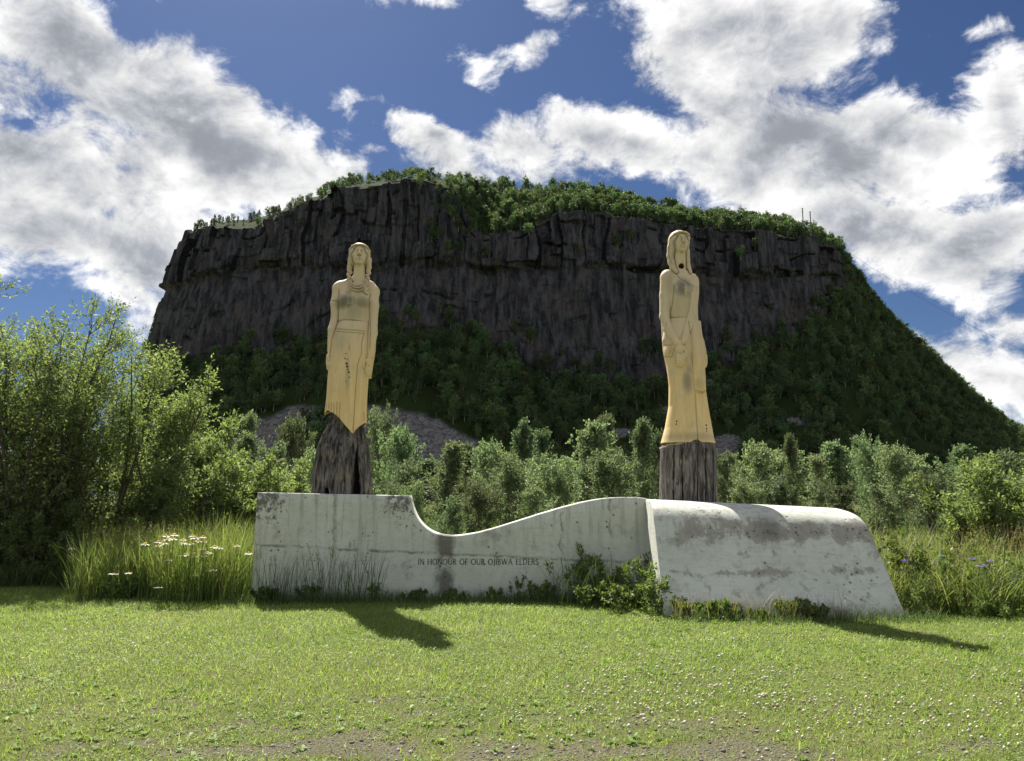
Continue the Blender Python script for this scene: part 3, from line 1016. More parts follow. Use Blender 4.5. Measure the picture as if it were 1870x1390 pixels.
    for xc_, zlo, zhi in ((-2.95, 0.35, 1.65), (0.82, 0.3, 1.35), (1.62, 0.9, 1.6)):
        cr = T.m('ABSOLUTE', T.m('SUBTRACT', T.m('ADD', T.m('ADD', x, T.m('MULTIPLY', T.m('SUBTRACT', mid, 0.5), 0.35)), T.m('MULTIPLY', wv, 0.9)), xc_))
        cr = T.m('MULTIPLY', T.step(cr, 0.035, 0.004), T.m('MULTIPLY', T.step(z, zlo, zlo + 0.2), T.step(mid, 0.36, 0.6)))
        c = T.mix(T.m('MULTIPLY', cr, 0.6), c, (0.12, 0.115, 0.10))
    # pock marks
    vor = T.n('ShaderNodeTexVoronoi')
    T.put(vor.inputs['Vector'], P)
    vor.inputs['Scale'].default_value = 9.0
    pk = T.m('MULTIPLY', T.step(vor.outputs['Distance'], 0.20, 0.12), T.step(T.noise(P, 2.2, 3.0, 0.5), 0.52, 0.60))
    c = T.mix(T.m('MULTIPLY', pk, 0.75), c, (0.10, 0.09, 0.08))
    # green-brown splash zone next to the soil
    c = T.mix(T.m('MULTIPLY', T.step(T.m('MULTIPLY_ADD', mid, 0.35, z), 0.42, 0.12), 0.55), c, (0.14, 0.15, 0.09))
    h = T.m('ADD', T.m('MULTIPLY', fine, 0.5), T.m('SUBTRACT', T.m('MULTIPLY', grain, 0.3), T.m('ADD', w2, T.m('MULTIPLY', pk, 2.0))))
    principled(T, out, c, 0.85, h, 0.012, 0.7, 0.25)
    return m


def catmull(P, n):
    P = np.asarray(P, float)
    Q = np.concatenate([[2 * P[0] - P[1]], P, [2 * P[-1] - P[-2]]])
    out = []
    for i in range(len(P) - 1):
        p0, p1, p2, p3 = Q[i:i + 4]
        for t in np.arange(n) / n:
            out.append(0.5 * (2 * p1 + (p2 - p0) * t + (2 * p0 - 5 * p1 + 4 * p2 - p3) * t * t + (3 * p1 - p0 - 3 * p2 + p3) * t ** 3))
    out.append(P[-1])
    return np.array(out)


YF, YB = 13.05, 14.5
CONC = concrete_mat()
mon = empty('concrete_monument', (0, YF, 0))
tag(mon, 'weathered pale concrete plinth with wave-shaped wall and rounded sloping block', 'monument')

OUT = [(456, 1112), (470, 899), (560, 901), (660, 903), (746, 905), (748.5, 912), (752, 926), (758, 941), (768, 955.5), (783, 968), (800, 975.5),
       (822, 979), (850, 976.5), (885, 969.5), (930, 956), (968, 944), (1005, 933), (1045, 921.5), (1085, 912.5),
       (1120, 908.7), (1150, 907.5), (1175, 909), (1182, 911), (1300, 930), (1300, 1112)]


prof = catmull([(p[0], p[1], 0) for p in OUT[4:23]], 3)[:, :2]
prof = np.concatenate([np.array([(470, 899.0), (476, 899.2), (530, 900.2), (600, 901.8), (680, 903.6), (699.5, 904.0), (700.5, 904.0), (738, 904.8)]), prof, np.array([(1230, 918.0), (1300, 930.0)])])
ins = 0.02                                      # chamfer of the upper arris
cols = []
for i_, (px_, py_) in enumerate(prof):
    t_ = at(px_, py_, YF)
    b_ = at(456.0 if i_ == 0 else (463.0 if i_ == 1 else px_), 1112, YF)
    bx = b_[0]
    yb = YB if px_ < 700 else 13.46                # the wave is a thin wall, the left part a deep plinth
    zt = t_[2] + 0.010 * (fbm(np.array([t_[0] * 7.0]), np.array([3.0]), octs=4)[0] - 0.5)
    col = [np.array((bx + (t_[0] - bx) * q_, YF + 0.008 * (fbm(np.array([t_[0] * 2.0]), np.array([q_ * 3.0]))[0] - .5), -0.35 + (zt - ins + 0.35) * q_)) for q_ in np.linspace(0, 1, 14)]
    col += [np.array((t_[0], YF + ins, zt)), np.array((t_[0], yb, zt)), np.array((bx, yb, -0.35))]
    cols.append(col)
WV = np.array(cols) - np.array([0, YF, 0])
wn, wr = WV.shape[:2]
wi = np.arange(wn * wr).reshape(wn, wr)
lc = [wi[0, 0:15], wi[0, 15:]]
flat = WV.reshape(-1, 3)
lcen = len(flat)
lring = wi[0]
lt = np.stack([lring, np.roll(lring, -1), np.full(wr, lcen)], 1)
rring = wi[-1]
rt = np.stack([np.roll(rring, -1), rring, np.full(wr, lcen + 1)], 1)
under_ = np.stack([wi[:-1, -1], wi[1:, -1], wi[1:, 0], wi[:-1, 0]], 1)
flat = np.concatenate([flat, [WV[0].mean(0), WV[-1].mean(0)]])
ww = mesh_np('wave_wall', flat, [grid_faces(wn, wr), under_, np.concatenate([lt, rt])], [CONC], parent=mon)


def fix_normals(o):
    bm = bmesh.new()
    bm.from_mesh(o.data)
    bmesh.ops.recalc_face_normals(bm, faces=bm.faces)
    bm.to_mesh(o.data)
    bm.free()


fix_normals(ww)

LP = [(1214, 1132, 11.22), (1207, 1065, 11.60), (1201, 1010, 11.84), (1196, 965, 12.01), (1192.5, 937, 12.15), (1190, 922, 12.32), (1187, 914.5, 12.60), (1182, 911.5, 12.95)]
RP = [(1662, 1142, 11.02), (1632, 1072, 11.42), (1610, 1020, 11.66), (1591, 976, 11.86), (1576, 951, 12.02), (1559, 938, 12.22), (1536, 930, 12.52), (1518, 927.5, 12.95)]


L3, R3 = catmull([at(*p) for p in LP], 5), catmull([at(*p) for p in RP], 5)
L3[0, 2] = R3[0, 2] = -0.3
for A in (L3, R3):
    top_b = A[-1].copy()
    top_b[1], top_b[2] = 14.7, A[-1][2] - 0.02
    low_b = top_b.copy()
    low_b[2] = -0.3
us = np.concatenate([[0.0, 0.004], np.linspace(0.04, 0.96, 24), [0.996, 1.0]])


def with_back(A):
    t = A[-1].copy()
    t[1], t[2] = 14.7, t[2] - 0.03
    l = t.copy()
    l[2] = -0.3
    return np.concatenate([A, [t, l]])


L3, R3 = with_back(L3), with_back(R3)
BL = L3[None] * (1 - us)[:, None, None] + R3[None] * us[:, None, None]
# slightly eased ends and hand-floated unevenness
cen = BL.mean(1, keepdims=True)
for e in (0, -1):
    BL[e] = cen[e] + (BL[e] - cen[e]) * 0.992
nu, nv = BL.shape[:2]
BL[:, 1:-2, 1] += 0.02 * (fbm(BL[:, 1:-2, 0] * 1.5, BL[:, 1:-2, 2] * 2.0, octs=3) - 0.5)
gf = grid_faces(nu, nv)
idx = np.arange(nu * nv).reshape(nu, nv)
close = np.stack([idx[:-1, -1], idx[1:, -1], idx[1:, 0], idx[:-1, 0]], 1)
capL, capR = idx[0], idx[-1]
bl_v = BL.reshape(-1, 3)


def cap_tris(ids):
    from mathutils.geometry import tessellate_polygon
    t = tessellate_polygon([[Vector((bl_v[i][1], bl_v[i][2], 0)) for i in ids]])
    return np.array([[ids[k] for k in tr] for tr in t])


smf = np.concatenate([np.full(len(gf), True), np.full(len(close) + len(cap_tris(capL)) * 2, False)])
blk = mesh_np('rounded_block', bl_v - np.array([0, YF, 0]), [gf, np.concatenate([close]), np.concatenate([cap_tris(capL), cap_tris(capR)])], [CONC], parent=mon)
fix_normals(blk)
nf = len(blk.data.polygons)
blk.data.polygons.foreach_set('use_smooth', np.array([i < len(gf) for i in range(nf)]))
for q in blk.data.edges:
    pass
# the rounded face stays smooth, the cut ends stay crisp
blk.data.set_sharp_from_angle(angle=math.radians(40)) if hasattr(blk.data, 'set_sharp_from_angle') else None

# ---- carved inscription, strokes with thick and thin and small serifs
TK, TN = 0.135, 0.085


def bar(x0, y0, x1, y1, w):
    d = np.array((x1 - x0, y1 - y0), float)
    n = np.array((-d[1], d[0])) / (np.linalg.norm(d) + 1e-9) * w / 2
    p, q = np.array((x0, y0)), np.array((x1, y1))
    return [p - n, q - n, q + n, p + n]


def arc(cx, cy, rx, ry, a0, a1, n=12, tk=TK, tn=TN):
    res, an = [], np.radians(np.linspace(a0, a1, n + 1))
    for u, w in zip(an[:-1], an[1:]):
        def pt(t, s):
            wd = (tn + (tk - tn) * abs(math.cos(t))) / 2
            return np.array((cx + math.cos(t) * (rx + s * wd), cy + math.sin(t) * (ry + s * wd)))
        res.append([pt(u, -1), pt(u, 1), pt(w, 1), pt(w, -1)])
    return res


def serif(x, y, s=0.10):
    return bar(x - s, y, x + s, y, 0.05)


def stem_(x, y0=0.0, y1=1.0, w=TK, s=(1, 1)):
    r = [bar(x, y0, x, y1, w)]
    if s[0]:
        r.append(serif(x, y0 + .025))
    if s[1]:
        r.append(serif(x, y1 - .025))
    return r


GL = {
    'I': (0.30, lambda: stem_(.15)),
    'N': (0.86, lambda: stem_(.16, w=TN) + stem_(.72, w=TN, s=(0, 1)) + [bar(.15, .98, .72, .02, TK)]),
    'H': (0.88, lambda: stem_(.16) + stem_(.72) + [bar(.16, .5, .72, .5, TN)]),
    'O': (0.92, lambda: arc(.46, .5, .36, .46, 0, 360, 24)),
    'U': (0.84, lambda: stem_(.16, .3, 1, s=(0, 1)) + stem_(.68, .3, 1, w=TN, s=(0, 1)) + arc(.42, .32, .26, .28, 180, 360, 12)),
    'R': (0.74, lambda: stem_(.16) + arc(.30, .74, .22, .22, -90, 90, 10) + [bar(.16, .96, .32, .96, TN), bar(.16, .52, .32, .52, TN), bar(.34, .52, .66, .0, TK)]),
    'F': (0.62, lambda: stem_(.16) + [bar(.16, .96, .56, .96, TN), bar(.16, .52, .48, .52, TN), bar(.55, .98, .55, .84, .05)]),
    'J': (0.42, lambda: stem_(.26, .05, 1, s=(0, 1)) + arc(.10, .05, .16, .18, -90, 0, 6)),
    'B': (0.70, lambda: stem_(.16) + arc(.30, .75, .19, .21, -90, 90, 10) + arc(.32, .28, .23, .25, -90, 90, 10) + [bar(.16, .96, .3, .96, TN), bar(.16, .53, .32, .53, TN), bar(.16, .03, .32, .03, TN)]),
    'W': (1.16, lambda: [bar(.08, .98, .34, .02, TK), bar(.34, .02, .58, .95, TN), bar(.58, .95, .82, .02, TK), bar(.82, .02, 1.06, .98, TN), serif(.08, .975), serif(1.06, .975), serif(.58, .975)]),
    'A': (0.86, lambda: [bar(.10, .02, .42, .99, TN), bar(.42, .99, .74, .02, TK), bar(.22, .36, .64, .36, TN), serif(.09, .025), serif(.75, .025)]),
    'E': (0.64, lambda: stem_(.16) + [bar(.16, .96, .56, .96, TN), bar(.16, .52, .50, .52, TN), bar(.16, .04, .58, .04, TN), bar(.55, .98, .55, .84, .05), bar(.57, .02, .57, .16, .05)]),
    'L': (0.60, lambda: stem_(.16) + [bar(.16, .04, .56, .04, TN), bar(.55, .02, .55, .18, .05)]),
    'D': (0.86, lambda: stem_(.16) + arc(.34, .5, .40, .46, -90, 90, 14) + [bar(.16, .96, .36, .96, TN), bar(.16, .04, .36, .04, TN)]),
    'S': (0.60, lambda: arc(.30, .73, .19, .22, 20, 270, 12) + arc(.30, .27, .21, .24, -160, 90, 12)),
    ' ': (0.46, lambda: []),
}
TEXT = 'IN HONOUR OF OUR OJIBWA ELDERS'
pa, pb = at(763, 1031.5, YF), at(984, 1031.5, YF)
capH = at(763, 1020.3, YF)[2] - pa[2]
wsum = sum(GL[c][0] for c in TEXT)
sx_ = (pb[0] - pa[0]) / wsum
tv, tf, cur = [], [], 0.0
for c in TEXT:
    for k, q in enumerate(GL[c][1]()):
        i0 = len(tv)
        for dpt in (-0.004, 0.02):
            for p in q:
                tv.append((pa[0] + (cur + p[0]) * sx_, dpt - 0.0004 * (k % 5), pa[2] + p[1] * capH))
        tf += [(i0, i0 + 1, i0 + 2, i0 + 3)] + [(i0 + j, i0 + (j + 1) % 4, i0 + 4 + (j + 1) % 4, i0 + 4 + j) for j in range(4)]
    cur += GL[c][0]
m, T, out = new_mat('letter_paint')
principled(T, out, T.mix(T.noise(T.n('ShaderNodeTexCoord').outputs['Object'], 30.0, 3.0), (0.035, 0.035, 0.033), (0.10, 0.10, 0.09)), 0.8)
ins_o = mesh_np('inscription', tv, np.array(tf), [m], parent=ww)
fix_normals(ins_o)
# ------------------------------------------------------------------ carved figures: signed distance fields meshed by surface nets
class Field:
    def __init__(s, lo, hi, h):
        s.lo, s.h = np.array(lo, float), h
        n = np.ceil((np.array(hi) - s.lo) / h).astype(int) + 1
        s.d = np.full(n, 1.0, np.float32)
        s.ax = [s.lo[i] + h * np.arange(n[i]) for i in range(3)]

    def _box(s, lo, hi, mg):
        sl = []
        for i in range(3):
            a = int(max(0, math.floor((lo[i] - mg - s.lo[i]) / s.h)))
            b = int(min(s.d.shape[i], math.ceil((hi[i] + mg - s.lo[i]) / s.h) + 1))
            if b <= a:
                return None, None
            sl.append(slice(a, b))
        g = np.meshgrid(*[s.ax[i][sl[i]] for i in range(3)], indexing='ij')
        return tuple(sl), g

    def apply(s, fn, lo, hi, k=0.02, sub=False):
        sl, g = s._box(lo, hi, max(k, 0.02) + 3 * s.h)
        if sl is None:
            return
        b = fn(*g).astype(np.float32)
        a = s.d[sl]
        if sub:
            b = -b
            q = np.clip(0.5 - 0.5 * (a - b) / k, 0, 1) if k > 0 else (a < b).astype(np.float32)
            s.d[sl] = a * (1 - q) + b * q + k * q * (1 - q)
        else:
            q = np.clip(0.5 + 0.5 * (a - b) / k, 0, 1)
            s.d[sl] = a * (1 - q) + b * q - k * q * (1 - q)

    def cap(s, a, b, ra, rb=None, k=0.02, sub=False):
        a, b = np.asarray(a, float), np.asarray(b, float)
        rb = ra if rb is None else rb
        ba = b - a
        L2 = ba @ ba + 1e-12

        def fn(x, y, z):
            t = np.clip(((x - a[0]) * ba[0] + (y - a[1]) * ba[1] + (z - a[2]) * ba[2]) / L2, 0, 1)
            return np.sqrt((x - a[0] - t * ba[0]) ** 2 + (y - a[1] - t * ba[1]) ** 2 + (z - a[2] - t * ba[2]) ** 2) - (ra + (rb - ra) * t)
        r = max(ra, rb)
        s.apply(fn, np.minimum(a, b) - r, np.maximum(a, b) + r, k, sub)

    def chain(s, pts, rads, k=0.02, sub=False):
        for i in range(len(pts) - 1):
            s.cap(pts[i], pts[i + 1], rads[i], rads[i + 1], k, sub)

    def ell(s, c, r, k=0.02, sub=False, R=None):
        c, r = np.asarray(c, float), np.asarray(r, float)
        Rm = np.eye(3) if R is None else np.asarray(R)

        def fn(x, y, z):
            p = [x - c[0], y - c[1], z - c[2]]
            q = [sum(Rm[j, i] * p[j] for j in range(3)) for i in range(3)]   # into the local frame
            k0 = np.sqrt(sum((q[i] / r[i]) ** 2 for i in range(3)))
            k1 = np.sqrt(sum((q[i] / r[i] ** 2) ** 2 for i in range(3))) + 1e-9
            return k0 * (k0 - 1) / k1
        e = np.full(3, r.max())
        s.apply(fn, c - e, c + e, k, sub)

    def loft(s, rows, k=0.02, sub=False, pw=2.0):
        """rows of (z, cx, cy, rx, ry), top to bottom or the other way"""
        rows = np.array(sorted(rows), float)
        Z = rows[:, 0]

        def fn(x, y, z):
            cx, cy, rx, ry = (np.interp(z, Z, rows[:, i]) for i in range(1, 5))
            q = (np.abs((x - cx) / rx) ** pw + np.abs((y - cy) / ry) ** pw) ** (1 / pw)
            d = (q - 1) * np.minimum(rx, ry)
            return np.maximum(d, np.maximum(Z[0] - z, z - Z[-1]))
        lo = (np.min(rows[:, 1] - rows[:, 3]), np.min(rows[:, 2] - rows[:, 4]), Z[0])
        hi = (np.max(rows[:, 1] + rows[:, 3]), np.max(rows[:, 2] + rows[:, 4]), Z[-1])
        s.apply(fn, lo, hi, k, sub)

    def mesh(s):
        """naive surface nets"""
        d = s.d
        ins = d < 0
        n = np.array(d.shape)
        c = ins[:-1, :-1, :-1].astype(np.uint8)
        cnt = np.zeros_like(c)
        for a in (0, 1):
            for b in (0, 1):
                for e in (0, 1):
                    cnt += ins[a:n[0] - 1 + a, b:n[1] - 1 + b, e:n[2] - 1 + e]
        cells = np.argwhere((cnt > 0) & (cnt < 8))
        acc, num = np.zeros((len(cells), 3)), np.zeros((len(cells), 1))
        corner = [(a, b, e) for a in (0, 1) for b in (0, 1) for e in (0, 1)]
        val = {q: d[cells[:, 0] + q[0], cells[:, 1] + q[1], cells[:, 2] + q[2]] for q in corner}
        for q in corner:
            for ax in range(3):
                if q[ax] == 0:
                    w = list(q)
                    w[ax] = 1
                    w = tuple(w)
                    v0, v1 = val[q], val[w]
                    hit = (v0 < 0) != (v1 < 0)
                    t = np.where(hit, v0 / np.where(hit, v0 - v1, 1), 0)
                    p = np.tile(np.array(q, float), (len(cells), 1))
                    p[:, ax] = t
                    acc += p * hit[:, None]
                    num += hit[:, None]
        verts = s.lo + (cells + acc / num) * s.h
        idx = np.full(n - 1, -1, np.int64)
        idx[cells[:, 0], cells[:, 1], cells[:, 2]] = np.arange(len(cells))
        faces = []
        for ax in range(3):
            o1, o2 = [(1, 2), (2, 0), (0, 1)][ax]
            sl0 = [slice(None)] * 3
            sl1 = [slice(None)] * 3
            sl0[ax], sl1[ax] = slice(0, -1), slice(1, None)
            A, B = ins[tuple(sl0)], ins[tuple(sl1)]
            e = np.argwhere(A != B)
            ok = (e[:, o1] > 0) & (e[:, o2] > 0) & (e[:, o1] < n[o1] - 1) & (e[:, o2] < n[o2] - 1)
            e = e[ok]
            inside = A[e[:, 0], e[:, 1], e[:, 2]]
            u1, u2 = np.zeros(3, int), np.zeros(3, int)
            u1[o1], u2[o2] = 1, 1

            def gid(q):
                return idx[q[:, 0], q[:, 1], q[:, 2]]
            f = np.stack([gid(e - u1 - u2), gid(e - u2), gid(e), gid(e - u1)], 1)
            f[~inside] = f[~inside][:, ::-1]
            faces.append(f)
        return verts, np.concatenate(faces)


def rot_zx(yaw, pitch):
    """yaw turns the face towards +x, pitch lifts the chin (front is -y)"""
    cy, sy, cp, sp = math.cos(yaw), math.sin(yaw), math.cos(pitch), math.sin(pitch)
    Rz = np.array([[cy, -sy, 0], [sy, cy, 0], [0, 0, 1]])
    Rx = np.array([[1, 0, 0], [0, cp, sp], [0, -sp, cp]])
    return Rz @ Rx


def paint_mat():
    m, T, out = new_mat('yellow_painted_wood')
    P = T.n('ShaderNodeTexCoord').outputs['Object']
    z = T.xyz(P)[2]
    st = T.noise(T.mapv(P, scale=(1, 1, 0.10)), 16.0, 5.0, 0.6)
    bl = T.noise(P, 2.6, 5.0, 0.65)
    fine = T.noise(P, 60.0, 4.0, 0.6)
    c = T.mix(T.step(st, 0.3, 0.7), (0.67, 0.468, 0.205), (0.75, 0.555, 0.275))
    # the paint has bleached grey on the upper body and kept its colour on the skirt
    up = T.step(T.m('MULTIPLY_ADD', bl, 0.9, z), 2.35, 3.6)
    c = T.mix(T.m('MULTIPLY', up, 0.85), c, (0.570, 0.465, 0.325))
    c = T.mix(T.m('MULTIPLY', T.step(bl, 0.52, 0.72), 0.45), c, (0.50, 0.43, 0.29))
    # dark checks that follow the grain
    ck = T.noise(T.mapv(P, scale=(1, 1, 0.045)), 30.0, 3.0, 0.5)
    c = T.mix(T.m('MULTIPLY', T.step(ck, 0.66, 0.73), 0.6), c, (0.24, 0.17, 0.09))
    sa = T.n('ShaderNodeAttribute', attribute_name='stain').outputs['Fac']
    run = T.noise(T.mapv(P, scale=(1, 1, 0.07)), 11.0, 5.0, 0.6)
    c = T.mix(T.m('MULTIPLY', T.step(run, 0.54, 0.72), 0.38), c, (0.36, 0.31, 0.215))
    sa = T.m('MULTIPLY', sa, T.step(T.m('ADD', bl, T.m('MULTIPLY', T.m('SUBTRACT', st, 0.5), 0.9)), 0.18, 0.50))
    c = T.mix(sa, c, (0.165, 0.155, 0.125))
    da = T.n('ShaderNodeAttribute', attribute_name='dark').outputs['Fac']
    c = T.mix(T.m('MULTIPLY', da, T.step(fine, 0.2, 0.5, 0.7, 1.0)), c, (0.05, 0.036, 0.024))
    principled(T, out, c, 0.62, T.m('ADD', T.m('MULTIPLY', st, 0.8), T.m('MULTIPLY', fine, 0.4)), 0.008, 0.55, 0.3)
    return m


def stump_mat(name, c1, c2, c3):
    m, T, out = new_mat(name)
    P = T.n('ShaderNodeTexCoord').outputs['Object']
    s1 = T.noise(T.mapv(P, scale=(1, 1, 0.13)), 17.0, 7.0, 0.68, dist=0.4)
    s2 = T.noise(T.mapv(P, scale=(1, 1, 0.05)), 60.0, 4.0, 0.6)
    b = T.noise(P, 2.8, 5.0, 0.6)
    c = T.mix(T.step(s1, 0.36, 0.62), c1, c2)
    c = T.mix(T.m('MULTIPLY', T.step(b, 0.48, 0.66), T.step(s1, 0.4, 0.55)), c, c3)
    c = T.mix(T.m('MULTIPLY', T.step(s2, 0.56, 0.66), 0.55), c, tuple(q * 0.35 for q in c1))
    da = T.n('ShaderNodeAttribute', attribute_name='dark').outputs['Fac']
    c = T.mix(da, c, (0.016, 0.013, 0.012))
    principled(T, out, c, 0.92, T.m('ADD', s1, T.m('MULTIPLY', s2, 0.4)), 0.05, 1.0, 0.15)
    return m


PAINT = paint_mat()
STUMP_A = stump_mat('charred_stump', (0.036, 0.032, 0.034), (0.225, 0.205, 0.190), (0.255, 0.220, 0.165))
STUMP_B = stump_mat('grey_stump', (0.085, 0.076, 0.072), (0.230, 0.205, 0.190), (0.27, 0.24, 0.215))


class Frame:
    """figure drawn at the distance Y: picture rows and columns become metres"""
    def __init__(s, Y, base_px, base_py):
        s.Y = Y
        s.o = at(base_px, base_py, Y)
        s.k = np.linalg.norm(at(base_px + 1, 700, Y) - at(base_px, 700, Y))

    def p(s, px, py, dy=0.0):
        q = at(px, py, s.Y) - s.o
        return np.array((q[0], dy * s.k, q[2]))

    def z(s, py, px=None):
        return (at(px or CX, py, s.Y) - s.o)[2]

    def rows(s, R):
        res = []
        for py, l, r, cy, ry in R:
            a, b = s.p(l, py), s.p(r, py)
            res.append(((a[2] + b[2]) / 2, (a[0] + b[0]) / 2, cy * s.k, (b[0] - a[0]) / 2, ry * s.k))
        return res


def head_geo(Fb, Fh, c, k, yaw, pitch):
    """a head in the field of the body and its hair in another; c centre, k metres per unit, units as on the picture"""
    R = rot_zx(yaw, pitch)

    def q(x, y, z):
        return c + R @ (np.array((x, y, z), float) * k)

    def e(F, x, y, z, rx, ry, rz, kk=2.0, sub=False):
        F.ell(q(x, y, z), np.array((rx, ry, rz)) * k, kk * k, sub, R)
    e(Fb, 0, 1, 4, 15.0, 19, 19)
    e(Fb, 0, -4, -8, 12.6, 14.5, 13.5, 5)            # jaw
    e(Fb, 0, -14.5, -19, 5.5, 4.5, 4.0, 3)         # chin
    e(Fb, -8, -10, -3, 6, 6, 5, 4)                 # cheekbones
    e(Fb, 8, -10, -3, 6, 6, 5, 4)
    for sx in (-1, 1):                             # eye sockets, lids
        e(Fb, sx * 6.4, -18.6, 3.2, 4.6, 3.4, 2.9, 1.2, True)
        e(Fb, sx * 6.4, -15.2, 2.8, 3.6, 2.6, 1.9, 0.5)
        Fb.cap(q(sx * 3.0, -15.5, 6.6), q(sx * 9.8, -13.8, 7.0), 1.5 * k, 1.2 * k, 1.2 * k)
        Fb.cap(q(sx * 3.4, -18.0, 3.0), q(sx * 9.2, -16.2, 3.0), 0.45 * k, 0.45 * k, 0.3 * k, True)
    Fb.cap(q(0, -17.2, 5.5), q(0, -22.5, -4.5), 1.7 * k, 2.5 * k, 1.6 * k)      # nose
    for sx in (-1, 1):
        e(Fb, sx * 2.3, -19.4, -5.2, 1.9, 2.2, 1.6, 0.8)
        e(Fb, sx * 1.4, -20.8, -7.0, 0.9, 1.4, 0.9, 0.2, True)
    e(Fb, 0, -17.6, -11.0, 5.2, 2.6, 1.6, 1.0)     # lips
    e(Fb, 0, -17.2, -13.8, 4.4, 2.6, 1.7, 0.8)
    Fb.cap(q(-5.2, -19.0, -12.3), q(5.2, -19.0, -12.3), 0.55 * k, 0.55 * k, 0.3 * k, True)
    # hair drawn back under a band
    e(Fh, 0, 3, 5, 20.0, 22.5, 20.0)
    e(Fh, 0, 5, -6, 18.5, 17, 17, 5)
    e(Fh, 0, -22, -9, 13.6, 24, 23.5, 0.6, True)
    Fh.chain([q(*p) for p in ((-19, -4, 8), (-14, -14, 12.3), (-7, -18.5, 14.0), (0, -19.4, 14.4), (7, -18.5, 14.0), (14, -14, 12.3), (19, -4, 8))],
             [1.6 * k] * 7, 0.6 * k)
    return q


def seg_dist(V_, pts):
    best = np.full(len(V_), 9.0)
    for a, b in zip(pts[:-1], pts[1:]):
        ba = b - a
        t = np.clip(((V_ - a) @ ba) / (ba @ ba + 1e-12), 0, 1)
        best = np.minimum(best, np.linalg.norm(V_ - a - t[:, None] * ba, axis=1))
    return best


def flat_dist(V_, pts):
    """distance to a line on the front of the figure, seen square on"""
    P2 = [np.array((p[0], 0, p[2])) for p in pts]
    W_ = V_ * np.array((1, 0, 1))
    return np.where(V_[:, 1] < 0.02, seg_dist(W_, P2), 9.0)


def sample(F, v):
    q = np.round((v - F.lo) / F.h).astype(int)
    ok = np.all((q >= 1) & (q < np.array(F.d.shape) - 1), axis=1)
    q = np.clip(q, 1, np.array(F.d.shape) - 2)
    return np.where(ok, F.d[q[:, 0], q[:, 1], q[:, 2]], 1.0), q, ok


def finish(F, name, root, mat, grooves=(), spots=(), stains=(), r=0.012, depth=0.014, seams=()):
    v, f = F.mesh()
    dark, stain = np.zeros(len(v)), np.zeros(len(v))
    # shade painted dark into the hollows of the carving and along the seams between its pieces
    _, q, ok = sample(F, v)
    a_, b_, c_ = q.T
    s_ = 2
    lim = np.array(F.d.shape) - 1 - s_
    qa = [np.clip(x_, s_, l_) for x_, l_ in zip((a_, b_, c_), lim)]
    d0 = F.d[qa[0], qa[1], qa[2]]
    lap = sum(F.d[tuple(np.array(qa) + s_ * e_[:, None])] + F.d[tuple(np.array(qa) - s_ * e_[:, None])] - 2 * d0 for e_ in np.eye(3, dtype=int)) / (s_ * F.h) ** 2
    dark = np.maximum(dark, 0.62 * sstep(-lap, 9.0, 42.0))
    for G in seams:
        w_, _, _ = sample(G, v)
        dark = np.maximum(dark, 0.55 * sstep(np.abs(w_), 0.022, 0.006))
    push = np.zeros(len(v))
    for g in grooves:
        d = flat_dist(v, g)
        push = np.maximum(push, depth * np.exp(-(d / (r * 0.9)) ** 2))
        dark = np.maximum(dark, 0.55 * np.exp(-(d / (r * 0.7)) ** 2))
    for p, rad in spots:
        d = np.hypot(v[:, 0] - p[0], v[:, 2] - p[2])
        on = v[:, 1] < 0.05
        dark = np.maximum(dark, on * sstep(d, rad * 1.15, rad * 0.8))
        push = np.maximum(push, on * 0.05 * sstep(d, rad, rad * 0.6))
    for p, rx, rz, amt in stains:
        d = np.hypot((v[:, 0] - p[0]) / rx, (v[:, 2] - p[2]) / rz)
        stain = np.maximum(stain, (v[:, 1] < 0.05) * amt * sstep(d, 1.3, 0.25))
    v[:, 1] += push
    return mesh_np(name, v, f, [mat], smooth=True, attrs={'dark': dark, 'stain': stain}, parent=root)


def fingers(F, k, base, tip, across, n=4, r=2.0, bend=(0, -2.0, 0)):
    """n separate fingers of unequal length from base towards tip; across runs over the knuckles"""
    lens = [0.90, 1.0, 0.96, 0.80]
    for i in range(n):
        o = across * (i - (n - 1) / 2)
        a = base + o
        m_ = base + o + (tip - base) * 0.55 * lens[i] + np.array(bend) * k
        e = base + o * 0.94 + (tip - base) * lens[i] + np.array(bend) * k * 0.4
        F.chain([a, m_, e], [r * k, r * 0.92 * k, r * 0.75 * k], 0.35 * k)


